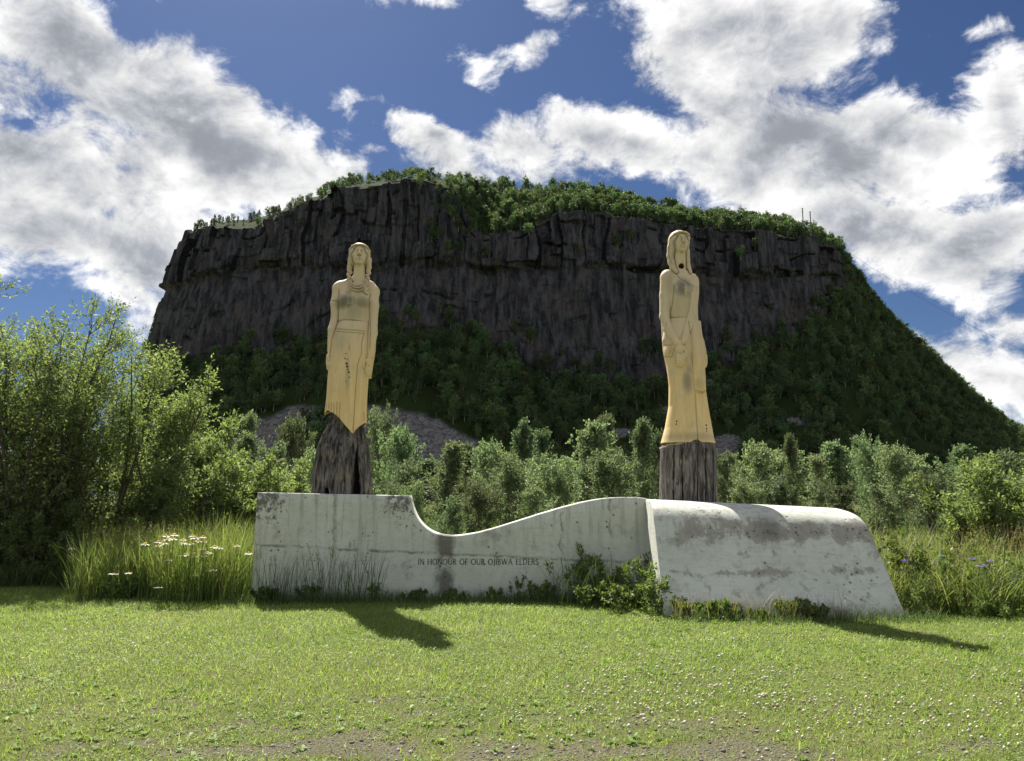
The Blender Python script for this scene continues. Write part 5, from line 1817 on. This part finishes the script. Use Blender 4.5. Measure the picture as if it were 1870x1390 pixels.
for (sd_, x_, y_, H_, ns_, ln_, sp_, lab) in WILLOWS:
    big_ = H_ > 3
    w_, l_ = shrub_geo(sd_, H_, ns_, ln_, sp_, nb=15 if big_ else 10, nt=10 if big_ else 8, nl=13 if big_ else 13, leaf=0.078 if y_ < 17.9 else 0.085, rs=1.0 if big_ else 0.45, base_r=0.4 if big_ else .25)
    o = plant_thing('willow_bush', w_, l_, M['bark_willow'], M['leaf_willow'], 'stems', 'foliage')
    o.location = (x_, y_, 0)
    tag(o, lab, 'bush', 'willows beside the monument')


# ------------------------------------------------------------------ grass
def blades(pos, H, Wd, lean, bend, az, segs=3):
    """curved blades; pos (N,3), the others (N,)"""
    N = len(pos)
    dirv = np.stack([np.cos(az), np.sin(az), np.zeros(N)], 1)
    sid = np.stack([-np.sin(az), np.cos(az), np.zeros(N)], 1)
    vs = []
    for k_ in range(segs + 1):
        t = k_ / segs
        off = lean * t + bend * t * t
        c_ = pos + dirv * (off * H)[:, None] + np.array([0, 0, 1.0]) * (H * t * np.sqrt(np.clip(1 - 0.35 * (lean * t + bend * t * t) ** 2, .15, 1)))[:, None]
        if k_ < segs:
            w = (Wd * (1 - 0.55 * t) / 2)[:, None]
            vs += [c_ - sid * w, c_ + sid * w]
        else:
            vs += [c_]
    v = np.stack(vs, 1)
    n = v.shape[1]
    b = (np.arange(N) * n)[:, None]
    q = [b + np.array([2 * k_, 2 * k_ + 1, 2 * k_ + 3, 2 * k_ + 2]) for k_ in range(segs - 1)]
    t_ = b + np.array([2 * segs - 2, 2 * segs - 1, 2 * segs])
    return v.reshape(-1, 3), ([np.concatenate(q)] if q else []), t_


def join_blades(name, parts, mats, label, cat, parent=None):
    vs, quads, tris, mq, mt, off = [], [], [], [], [], 0
    for (v, q, t), mi in parts:
        vs.append(v)
        for qq in q:
            quads.append(qq + off)
            mq.append(np.full(len(qq), mi))
        if t is not None:
            tris.append(t + off)
            mt.append(np.full(len(t), mi))
        off += len(v)
    fl, fm = [], []
    if quads:
        fl.append(np.concatenate(quads))
        fm.append(np.concatenate(mq))
    if tris:
        fl.append(np.concatenate(tris))
        fm.append(np.concatenate(mt))
    o = mesh_np(name, np.concatenate(vs), fl, mats, np.concatenate(fm), parent=parent)
    return tag(o, label, cat, kind='stuff')


r_g = np.random.default_rng(31)


def scatter(n, x0, x1, y0, y1, keep=None):
    x, y = r_g.uniform(x0, x1, n), r_g.uniform(y0, y1, n)
    if keep is not None:
        m = r_g.random(n) < keep(x, y)
        x, y = x[m], y[m]
    return x, y


def in_plinth(x, y):
    return ((x > -4.6) & (x < 2.6) & (y > 13.0) & (y < 14.6)) | ((x > 2.2) & (x < 5.6) & (y > 11.2 + 0.0) & (y < 14.8))


def lawn_keep(x, y):
    view = np.abs(x) < 0.74 * y + 1.6
    k = view * (1 - 0.86 * bare_amount(x, y)) * (~in_plinth(x, y))
    return k * np.interp(y, [3.5, 5, 8, 14, 22], [1.0, 1.0, 0.80, 0.55, 0.35])


def zg(x, y):
    return ground_z(x, y)


x, y = scatter(560000, -13.5, 13.5, 3.6, 14.6, lawn_keep)
n = len(x)
patch = fbm(x * 0.8, y * 0.8, octs=3)
far = np.interp(y, [4, 8, 14], [1.0, 1.2, 1.5])
Hh = r_g.uniform(0.028, 0.062, n) * (0.65 + 0.75 * patch) * np.interp(y, [4, 7, 10], [0.72, 0.95, 1.1])
lawn1 = blades(np.stack([x, y, zg(x, y) - 0.004], 1), Hh, r_g.uniform(0.004, 0.008, n) * far, r_g.uniform(0, 0.9, n), r_g.uniform(0, 0.9, n), r_g.uniform(0, 6.28, n), 1)
x2, y2 = scatter(46000, -12, 12, 3.6, 14.4, lawn_keep)
n2 = len(x2)
lawn2 = blades(np.stack([x2, y2, zg(x2, y2) - 0.004], 1), r_g.uniform(0.05, 0.10, n2) * (0.6 + 0.8 * fbm(x2 * 0.8, y2 * .8, octs=3)), r_g.uniform(0.005, 0.010, n2), r_g.uniform(0.1, 0.7, n2), r_g.uniform(0.2, 1.0, n2), r_g.uniform(0, 6.28, n2), 2)
x3, y3 = scatter(52000, -12, 12, 3.6, 10.5, lambda x, y: lawn_keep(x, y) * 0 + (np.abs(x) < .74 * y + 1.6) * (0.10 + 0.55 * bare_amount(x, y)) * sstep(y, 9.5, 5.5))
n3 = len(x3)
lawn3 = blades(np.stack([x3, y3, zg(x3, y3) - 0.004], 1), r_g.uniform(0.02, 0.05, n3), r_g.uniform(0.004, 0.008, n3), r_g.uniform(0.3, 1.6, n3), r_g.uniform(0, 0.8, n3), r_g.uniform(0, 6.28, n3), 1)
join_blades('lawn_grass', [(lawn1, 0), (lawn2, 0), (lawn3, 1)], [M['grass_lawn'], M['grass_straw']], 'short mown sunlit grass in front of the monument', 'grass')

# clover leaves and small broad weeds in the turf
x, y = scatter(270000, -12.5, 12.5, 3.6, 14.2, lambda x, y: lawn_keep(x, y) * (0.25 + 0.75 * sstep(fbm(x * 0.55 + 9, y * 0.55, octs=3), 0.36, 0.56)))
n = len(x)
nm = unit(np.stack([r_g.normal(0, .38, n), r_g.normal(0, .38, n), np.ones(n)], 1))
az = r_g.uniform(0, 6.28, n)
ax = unit(np.cross(nm, np.stack([np.cos(az), np.sin(az), 0 * az], 1)))
sd = np.cross(nm, ax)
L = (r_g.uniform(0.009, 0.018, n) * np.where(r_g.random(n) < 0.05, 2.0, 1.0))[:, None]
c0 = np.stack([x, y, zg(x, y) + r_g.uniform(0.010, 0.045, n)], 1)
cv = np.stack([c0, c0 + ax * L * .6 + sd * L * .5, c0 + ax * L * 1.15, c0 + ax * L * .6 - sd * L * .5], 1).reshape(-1, 3)
o = mesh_np('clover_leaves', cv, np.arange(n * 4).reshape(n, 4), [M['clover_leaf']])
tag(o, 'clover leaves spread through the mown lawn', 'clover', kind='stuff')

# broad-leaved rosettes (plantain, dandelion) that break up the turf
def rosettes(n, r):
    x, y = scatter(n, -11, 11, 4.0, 12.5, lambda x, y: (np.abs(x) < .74 * y + 1.2) * sstep(fbm(x * 0.7 + 60, y * 0.7 + 8, octs=3), 0.42, 0.60) * (~in_plinth(x, y)) * (1 - .6 * bare_amount(x, y)))
    n = len(x)
    k_ = 8
    az = r.uniform(0, 6.28, (n, 1)) + np.arange(k_)[None] * 2.4 + r.normal(0, .25, (n, k_))
    L = (r.uniform(0.025, 0.060, (n, 1)) * r.uniform(.6, 1.15, (n, k_))).ravel()[:, None]
    d = np.stack([np.cos(az), np.sin(az), 0 * az + r.uniform(0.15, 0.9, (n, k_))], -1).reshape(-1, 3)
    d = unit(d)
    sd_ = unit(np.cross(d, np.array([0, 0, 1.0])))
    c_ = np.repeat(np.stack([x, y, zg(x, y) + 0.006], 1), k_, 0)
    w_ = L * r.uniform(.16, .30, (len(L), 1))
    tip = c_ + d * L + np.array([0, 0, -1]) * L * 0.18
    m_ = c_ + d * L * .6
    v_ = np.stack([c_, m_ + sd_ * w_, tip, m_ - sd_ * w_], 1).reshape(-1, 3)
    return v_, np.arange(len(v_)).reshape(-1, 4)


rv_, rf_ = rosettes(5200, r_g)
leaf_mat('rosette_leaf', (0.075, 0.150, 0.024), (0.130, 0.215, 0.034), (0.200, 0.290, 0.060), 0.45, var_scale=0.6)
tag(mesh_np('lawn_weeds', rv_, rf_, [M['rosette_leaf']]), 'low broad-leaved weeds scattered through the lawn', 'weeds', kind='stuff')

# white clover heads: low balls of florets on the near lawn, thickest to the right
OCT = np.array([(1, 0, 0), (0, 1, 0), (-1, 0, 0), (0, -1, 0), (0, 0, 1), (0, 0, -1)], float)
OCF = np.array([(0, 1, 4), (1, 2, 4), (2, 3, 4), (3, 0, 4), (1, 0, 5), (2, 1, 5), (3, 2, 5), (0, 3, 5)])


def sub_octa():
    v, f = OCT.tolist(), []
    mid_ = {}

    def md(a, b):
        kk_ = (min(a, b), max(a, b))
        if kk_ not in mid_:
            p = (np.array(v[a]) + np.array(v[b])) / 2
            v.append((p / np.linalg.norm(p)).tolist())
            mid_[kk_] = len(v) - 1
        return mid_[kk_]
    for a, b, c in OCF:
        ab, bc, ca = md(a, b), md(b, c), md(c, a)
        f += [(a, ab, ca), (ab, b, bc), (ca, bc, c), (ab, bc, ca)]
    return np.array(v), np.array(f)


BALL_V, BALL_F = sub_octa()


def clover_keep(x, y):
    cl_ = fbm(x * 1.1 + 40, y * 1.3 + 3, octs=3)
    side = sstep(x, -1.2, 1.5) * 0.9 + 0.08 * sstep(x, -3.5, -1.0)
    near = np.exp(-((y - 6.5) / 1.3) ** 2) + 0.18 * (y < 11.3)
    return (np.abs(x) < 0.74 * y + 1.0) * side * near * sstep(cl_, 0.38, 0.66)


x, y = scatter(8000, -7, 9, 4.6, 11.0, clover_keep)
n = len(x)
rad = r_g.uniform(0.007, 0.0135, n)
cen_ = np.stack([x, y, zg(x, y) + r_g.uniform(0.03, 0.075, n)], 1)
cvv = (cen_[:, None, :] + BALL_V[None] * rad[:, None, None] * (1 + r_g.normal(0, .22, (n, len(BALL_V), 1)))).reshape(-1, 3)
cff = (BALL_F[None] + (np.arange(n) * len(BALL_V))[:, None, None]).reshape(-1, 3)
m_cf, T, out = new_mat('clover_flower')
g_ = T.n('ShaderNodeNewGeometry')
ri = g_.outputs['Random Per Island']
principled(T, out, T.mix(T.step(ri, 0.55, 1.0), (0.50, 0.475, 0.40), (0.30, 0.22, 0.14)), 0.8)
o = mesh_np('clover_flowers', cvv, cff, [m_cf])
tag(o, 'white and fading clover heads dotted over the near lawn', 'clover flowers', kind='stuff')

# gravel in the worn places
x, y = scatter(26000, -6, 7, 4.2, 8.6, lambda x, y: (np.abs(x) < .74 * y + 1) * np.clip(bare_amount(x, y) * 1.1 + 0.015, 0, 1))
n = len(x)
rad = r_g.uniform(0.003, 0.011, n) * np.where(r_g.random(n) < 0.08, 2.2, 1)
cen_ = np.stack([x, y, zg(x, y) + rad * 0.2], 1)
gvv = (cen_[:, None, :] + OCT[None] * rad[:, None, None] * r_g.uniform(.6, 1.3, (n, 6, 1)) * np.array([1, 1, .6])).reshape(-1, 3)
gff = (OCF[None] + (np.arange(n) * 6)[:, None, None]).reshape(-1, 3)
m_gr, T, out = new_mat('gravel')
ri = T.n('ShaderNodeNewGeometry').outputs['Random Per Island']
principled(T, out, T.mix(ri, (0.08, 0.072, 0.066), (0.36, 0.335, 0.31)), 0.85)
o = mesh_np('gravel', gvv, gff, [m_gr])
tag(o, 'grey gravel showing through the worn near edge of the lawn', 'gravel', kind='stuff')


# ---- tall grass
def tall(n, poly_keep, x0, x1, y0, y1, h0, h1, w, bend, segs=5):
    x, y = scatter(n, x0, x1, y0, y1, poly_keep)
    n = len(x)
    cl_ = fbm(x * 1.7, y * 1.7, octs=3)
    H = r_g.uniform(h0, h1, n) * (0.65 + 0.7 * cl_)
    return blades(np.stack([x, y, zg(x, y) - 0.02], 1), H, r_g.uniform(w * .6, w * 1.2, n), r_g.uniform(0, 0.35, n), r_g.uniform(0, bend, n), r_g.uniform(0, 6.28, n), segs), np.stack([x, y, H], 1)


kl = lambda x, y: (~in_plinth(x, y)) * sstep(y + 0.3 * np.sin(x * 2.2) - 0.10 * (x + 6), 12.75, 13.05) * sstep(x + 0.25 * np.sin(y * 5) + 0.55 * (y - 13), -7.1, -6.75)
tl1, hp1 = tall(9500, kl, -8.2, -4.45, 12.6, 15.6, 0.75, 1.35, 0.011, 0.55)
tl2, _ = tall(7000, kl, -8.2, -4.2, 12.6, 14.6, 0.35, 0.85, 0.010, 0.8, 4)
tl3, _ = tall(700, kl, -8.2, -4.4, 12.7, 15.0, 0.9, 1.3, 0.006, 0.3)
join_blades('tall_grass', [(tl1, 0), (tl2, 0), (tl3, 1)], [M['grass_tall'], M['grass_straw']], 'tall sunlit meadow grass left of the wall', 'grass')
kr = lambda x, y: (~in_plinth(x, y)) * sstep(y - 0.10 * (x - 6) + 0.2 * np.sin(x * 3), 11.25, 11.6) * (x > 5.55 - np.clip((y - 11.3) * .22, 0, .5))
tr1, hp2 = tall(12500, kr, 5.0, 11.5, 11.2, 14.8, 0.50, 0.98, 0.013, 1.5)
tr2, _ = tall(900, kr, 5.2, 11.0, 11.3, 14.5, 0.95, 1.35, 0.006, 0.5)
tr3, _ = tall(4200, kr, 5.0, 11.5, 11.1, 13.2, 0.25, 0.6, 0.010, 1.1, 4)
join_blades('tall_grass', [(tr1, 0), (tr2, 1), (tr3, 0)], [M['grass_tall'], M['grass_straw']], 'thick arching grass right of the block', 'grass')
kw = lambda x, y: (~in_plinth(x, y)) * np.interp(x, [-4.7, -4.3, -3.3, -2.5, -2.0, -0.6, 0.6, 1.6, 2.4], [1, .9, .75, .7, .18, .16, .16, .5, .5]) * sstep(y, 12.35, 12.75)
tw1, _ = tall(480, kw, -4.6, -2.1, 12.35, 13.0, 0.45, 0.95, 0.010, 0.45)
tw2, _ = tall(4200, lambda x, y: (~in_plinth(x, y)) * sstep(y, 12.25, 12.6), -4.7, 2.3, 12.2, 13.03, 0.10, 0.26, 0.008, 0.9, 3)
tw3, _ = tall(800, lambda x, y: (~in_plinth(x, y)) * np.interp(x, [0.6, 1.1, 1.6, 2.3], [.1, .7, 1, .7]) * sstep(y, 12.0, 12.5), 0.6, 2.25, 11.9, 12.95, 0.35, 0.85, 0.009, 0.7)
tw4, _ = tall(3200, lambda x, y: (~in_plinth(x, y)) * (y < 11.45 - 0.03 * x) * (y > 10.85 - 0.05 * x + .05 * np.sin(5 * x)), 2.2, 5.8, 10.5, 11.6, 0.08, 0.24, 0.008, 0.9, 3)
tw5, _ = tall(600, lambda x, y: (~in_plinth(x, y)) * (y < 11.4), 2.2, 4.6, 10.9, 11.5, 0.25, 0.50, 0.006, 0.7, 4)
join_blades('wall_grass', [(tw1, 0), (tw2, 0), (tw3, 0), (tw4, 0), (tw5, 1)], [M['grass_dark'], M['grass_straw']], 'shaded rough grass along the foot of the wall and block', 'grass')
kb = lambda x, y: sstep(y + .2 * np.sin(x * 3), 14.6, 15.0)
tb1, _ = tall(9500, kb, -16, -7.6, 14.9, 18.5, 0.25, 0.60, 0.014, 0.9, 4)
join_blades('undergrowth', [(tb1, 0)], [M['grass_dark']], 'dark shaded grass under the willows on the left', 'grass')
kf = lambda x, y: (~in_plinth(x, y)) * (np.abs(x) < 0.8 * y) * (x > -5.5)
tf1, _ = tall(15000, kf, -20, 20, 14.6, 26, 0.4, 0.9, 0.02, 0.8, 3)
kf2 = lambda x, y: (np.abs(x) < 0.85 * y + 4) * (0.35 + 0.65 * fbm(x * 0.3, y * 0.3, octs=2))
tf2, _ = tall(42000, kf2, -56, 60, 25, 70, 0.55, 1.25, 0.06, 0.9, 2)
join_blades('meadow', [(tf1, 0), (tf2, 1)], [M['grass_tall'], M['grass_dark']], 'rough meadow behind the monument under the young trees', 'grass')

# seed heads on thin stalks over the tall grass
def heads(n, x0, x1, y0, y1, h0, h1, keep, r):
    x, y = scatter(n, x0, x1, y0, y1, keep)
    n = len(x)
    H = r.uniform(h0, h1, n)
    az = r.uniform(0, 6.28, n)
    lean = r.uniform(0.02, 0.22, n)
    tq = np.linspace(0, 1, 5)[None, :, None]
    P = np.stack([x, y, zg(x, y)], 1)[:, None] + tq ** 1.6 * (np.stack([np.cos(az) * lean, np.sin(az) * lean, 0 * az], 1) * H[:, None])[:, None] + tq * np.array([0, 0, 1.0]) * H[:, None, None]
    st_ = tubes(P, np.full((n, 5), 0.0022), 3)
    lv = leaves_on(P[:, 3:], 16, 0.022, r, 0.9, 0.55, 0.35, 0.0, 0.2)
    return st_, lv


s1, l1 = heads(420, -7.9, -4.5, 12.7, 15.0, 0.75, 1.25, kl, r_g)
s2, l2 = heads(260, 5.4, 10.5, 11.4, 14.0, 0.8, 1.25, kr, r_g)
s3, l3 = heads(60, -4.5, -2.2, 12.4, 12.95, 0.6, 1.0, kw, r_g)
v_, f_ = cat_mesh([s1, s2, s3, l1, l2, l3])
fm_ = np.concatenate([np.zeros(sum(len(q[1]) for q in (s1, s2, s3)), int), np.ones(sum(len(q[1]) for q in (l1, l2, l3)), int)])
leaf_mat('seed_head', (0.13, 0.12, 0.045), (0.21, 0.19, 0.07), (0.30, 0.25, 0.12), 0.35)
tag(mesh_np('seed_heads', v_, f_, [M['grass_tall'], M['seed_head']], fm_), 'yellowish seed heads standing above the tall grass', 'grass', kind='stuff')

# ---- leafy weeds, one by one
WEEDP = []
for k_, (H_, ns_, leaf_, asp_) in enumerate(((0.70, 7, 0.058, 0.5), (0.46, 9, 0.055, 0.65), (0.34, 10, 0.060, 0.7), (0.85, 5, 0.060, 0.35))):
    WEEDP.append(shrub_geo(70 + k_, H_, ns_, (0, 0), 0.75, nb=5, nt=2, nl=4, leaf=leaf_ * 1.1, base_r=0.12, asp=asp_, rs=0.10))
WPO = {}
WEEDS = [(1040, 1092, 3, .8, 'thin tall weed at the left end of the thicket before the wall'), (1068, 1098, 0, .9, 'leafy weed second from the left in the thicket before the wall'),
         (1100, 1096, 3, 1.05, 'tallest weed before the wall, its top against the pale concrete'), (1122, 1104, 0, 1.0, 'bushy weed below the tallest one'),
         (1150, 1106, 3, .85, 'upright weed in the right half of the thicket before the wall'), (1085, 1110, 1, .9, 'low round weed at the front edge of the thicket, by the white clover'),
         (1140, 1117, 1, 1.0, 'low leafy weed at the front of the thicket left of the block corner'), (1180, 1112, 0, .95, 'bright weed just left of the block corner'),
         (1196, 1122, 0, .9, 'weed covering the foot of the block corner'), (1222, 1124, 1, .8, 'round weed just right of the block corner'),
         (1240, 1108, 0, .75, 'weed with thin stems against the left end of the block face'), (1262, 1128, 2, .75, 'dark low weed at the left end of the block foot'),
         (1300, 1129, 2, .8, 'dark low weed second along the block foot'), (1345, 1129, 2, .65, 'dark low weed third along the block foot'),
         (1385, 1131, 2, .45, 'smallest weed at the middle of the block foot'), (1432, 1130, 1, .55, 'dark leafy weed right of the middle of the block foot'),
         (1470, 1129, 2, .75, 'broad-leaved weed at the block foot where the grass gets lower'), (1497, 1131, 1, .4, 'last weed to the right along the block foot'),
         (690, 1093, 0, .5, 'broad-leaved dock standing right of the dark grass before the wall'), (760, 1093, 2, .6, 'low weed before the wall left of the damp streak'),
         (828, 1094, 2, .6, 'low weed at the foot of the damp streak'), (905, 1094, 1, .6, 'small weed before the wall under the word elders'),
         (950, 1096, 0, .55, 'weed before the wall right of the inscription'), (985, 1096, 1, .8, 'leafy weed where the thicket begins before the wall'),
         (500, 1094, 2, .7, 'low weed at the left corner of the wall'), (575, 1094, 1, .6, 'weed among the dark grass before the left part of the wall'),
         (1690, 1128, 0, .7, 'leafy weed at the front of the right tall grass by the block end'), (1770, 1132, 3, .5, 'leafy weed in front of the right tall grass under the purple flowers'),
         (1830, 1130, 2, .9, 'leafy weed at the right front of the tall grass'),
         (1655, 1112, 0, 1.3, 'tall leafy weed leaning on the slanting end of the block'), (1700, 1100, 3, 1.25, 'tall thin weed in the right grass near the purple flower by the block'),
         (1745, 1112, 0, 1.45, 'bushiest weed in the middle of the right grass'), (1800, 1104, 3, 1.3, 'tall thin weed in the right grass under the lowest purple flower'),
         (1850, 1112, 0, 1.4, 'bushy weed in the right grass in front of the rounded willow'),
         (160, 1085, 0, .9, 'bushy weed at the left end of the sunlit tall grass'), (215, 1096, 1, .9, 'leafy weed at the front of the tall grass below the daisies')]
for (px, py, kind_, sc_, lab) in WEEDS:
    gx_, gy_ = ground(px, py)
    gy_ = min(gy_, 12.85) if -4.6 < gx_ < 2.2 else gy_
    if kind_ not in WPO:
        o = plant_thing('weed_plant', *WEEDP[kind_], M['leaf_weed'], M['leaf_weed'], 'stems', 'leaves')
        WPO[kind_] = o
    else:
        o = copy_tree(WPO[kind_])
    o.location = (gx_, gy_, -0.01)
    o.scale = (sc_ * r_g.uniform(.8, 1.1), sc_ * r_g.uniform(.8, 1.1), sc_ * r_g.uniform(.75, 1.15))
    o.rotation_euler = (0, 0, r_g.uniform(0, 6.28))
    tag(o, lab, 'plant', 'weeds growing round the monument')

# ---- daisies: stem, disc and ray petals
simple_mat('petal_white', (0.76, 0.76, 0.72), (0.84, 0.84, 0.80))
simple_mat('disc_yellow', (0.55, 0.33, 0.03), (0.66, 0.42, 0.05))
simple_mat('stem_green', (0.07, 0.12, 0.03), (0.11, 0.17, 0.05))
simple_mat('petal_purple', (0.13, 0.07, 0.42), (0.20, 0.11, 0.55))


def flower_parts(name, H, R, npet, petal_m, disc_m, lean):
    root = empty(name)
    pts = np.array([(0, 0, -0.03), (lean * .15, 0, H * .35), (lean * .45, 0, H * .7), (lean, 0, H)])
    v, f = tubes(catmull(pts, 3)[None], np.full((1, 10), 0.0035), 5)
    mesh_np('stem', v, f, [M['stem_green']], smooth=True, parent=root)
    top = pts[-1]
    tilt = rot_zx(0.0, -0.9)
    dv = BALL_V * np.array((R * .36, R * .36, R * .16)) + np.array((0, 0, R * .06))
    mesh_np('disc', top + dv, BALL_F, [M[disc_m]], smooth=True, parent=root)
    pv, pf = [], []
    for i_ in range(npet):
        a_ = 2 * math.pi * i_ / npet + r_g.uniform(-.08, .08)
        d_ = np.array((math.cos(a_), math.sin(a_), -0.10 + r_g.uniform(-.12, .12)))
        s_ = np.array((-math.sin(a_), math.cos(a_), 0)) * R * 1.9 / npet
        i0 = len(pv)
        pv += [top + d_ * R * .25 - s_ * .7, top + d_ * R * .25 + s_ * .7, top + d_ * R * .85 + s_, top + d_ * R * 1.05, top + d_ * R * .85 - s_]
        pf += [(i0, i0 + 1, i0 + 2), (i0, i0 + 2, i0 + 4), (i0 + 2, i0 + 3, i0 + 4)]
    mesh_np('petals', np.array(pv), np.array(pf), [M[petal_m]], parent=root)
    return root


DAISY = [flower_parts('daisy', 0.62, 0.078, 15, 'petal_white', 'disc_yellow', 0.06), flower_parts('daisy', 0.62, 0.070, 13, 'petal_white', 'disc_yellow', -0.05)]
DPOS = [(265, 993), (283, 990), (290, 996), (299, 978), (307, 985), (312, 977), (318, 983), (304, 991), (295, 1010), (333, 986), (338, 991), (350, 979), (360, 982), (368, 981),
        (355, 988), (372, 988), (345, 993), (362, 1003), (370, 1009), (340, 1013), (355, 1017), (366, 1016), (390, 1042), (353, 1051), (288, 1072), (308, 1023), (372, 1010), (433, 997), (460, 1010), (395, 998), (405, 1001), (350, 1010), (209, 1047), (240, 1046)]


def daisy_where(px, py):
    if py > 1060:
        return 'lowest daisy of all, near the front edge of the tall grass'
    if py > 1035:
        return 'low lone daisy in the tall grass, furthest left' if px < 260 else ('low daisy deep in the grass, right of the lowest one' if px < 370 else 'low lone daisy deep in the grass nearest the wall')
    if px > 425:
        return 'daisy at the very edge of the wall' if px > 445 else 'daisy between the cluster and the wall'
    if px > 380:
        return 'daisy standing right of the main cluster'
    return None


daisies = []
for i_, (px, py) in enumerate(DPOS):
    p_ = at(px, py, 12.62 + r_g.uniform(-0.10, 0.10))
    o = DAISY[i_] if i_ < 2 else copy_tree(DAISY[i_ % 2])
    o.location = (p_[0], p_[1], 0)
    s_ = p_[2] / 0.62
    o.scale = (r_g.uniform(.85, 1.15),) * 2 + (s_,)
    o.rotation_euler = (0, 0, r_g.uniform(0, 6.28))
    w_ = daisy_where(px, py)
    if w_ and px not in (240, 405):
        tag(o, w_, 'flower', 'daisies in the tall grass')
    else:
        daisies.append((o, 'daisy', 'in the left half of the daisy cluster' if px < 325 else ('in the upper right of the daisy cluster' if py < 998 else 'in the lower right of the daisy cluster'), px))
name_in_order(daisies, 'daisies in the tall grass', 'flower')
PUR = flower_parts('wildflower', 0.9, 0.05, 9, 'petal_purple', 'petal_purple', 0.05)
for i_, (px, py, lab) in enumerate(((1650, 1023, 'larger purple flower nearest the block end'), (1656, 1014, 'small purple flower just above the one nearest the block'), (1719, 1014, 'purple flower highest in the middle of the right grass'),
                                    (1774, 1020, 'pale purple flower right of the highest one'), (1786, 1033, 'larger purple flower lowest in the right grass'), (1798, 1032, 'small purple flower close beside the lowest one'),
                                    (1809, 1023, 'purple flower furthest from the block'))):
    p_ = at(px, py, 11.75)
    o = PUR if i_ == 0 else copy_tree(PUR)
    o.location = (p_[0] - 0.05, p_[1], 0)
    o.scale = (1.0 + .5 * ('larger' in lab),) * 2 + (p_[2] / 0.9,)
    tag(o, lab, 'flower', 'purple wildflowers in the right grass')

# ---- things far off: two masts on the rim, and a cable that drops from there
steel = simple_mat('mast_steel', (0.10, 0.10, 0.11), (0.16, 0.16, 0.17), 2.0, 0.5)
for (px, p0, p1, lab) in ((1467, 380, 412, 'thin mast on the mountain rim, left and slightly taller one'), (1481, 386, 416, 'thin mast on the mountain rim, nearer the slope')):
    a_, b_ = at(px, p1, 606), at(px, p0, 606)
    root = empty('radio_mast', (a_[0], 606, a_[2] - 8))
    tag(root, lab, 'mast', 'masts on the mountain rim')
    zt = b_[2] - a_[2] + 8
    v, f = tubes(np.array([[(0, 0, 0), (0, 0, zt)]]), np.array([[0.50, 0.38]]), 6)
    mesh_np('pole', v, f, [steel], parent=root)
    for hz in (0.86, 0.97):
        v, f = tubes(np.array([[(-0.7, 0, zt * hz), (0.7, 0, zt * hz)]]), np.array([[0.22, 0.22]]), 5)
        mesh_np('antenna', v, f, [steel], parent=root)
a_, b_ = at(1544, 456, 630), at(1990, 690, 560)
t_ = np.linspace(0, 1, 24)[:, None]
cab = a_ * (1 - t_) + b_ * t_ + np.array((0, 0, -1.0)) * (t_ * (1 - t_)) * 34
v, f = tubes(cab[None], np.full((1, 24), 0.085), 4)
tag(mesh_np('cable', v, f, [steel]), 'thin overhead cable falling right from the mountain rim across the sky', 'cable')
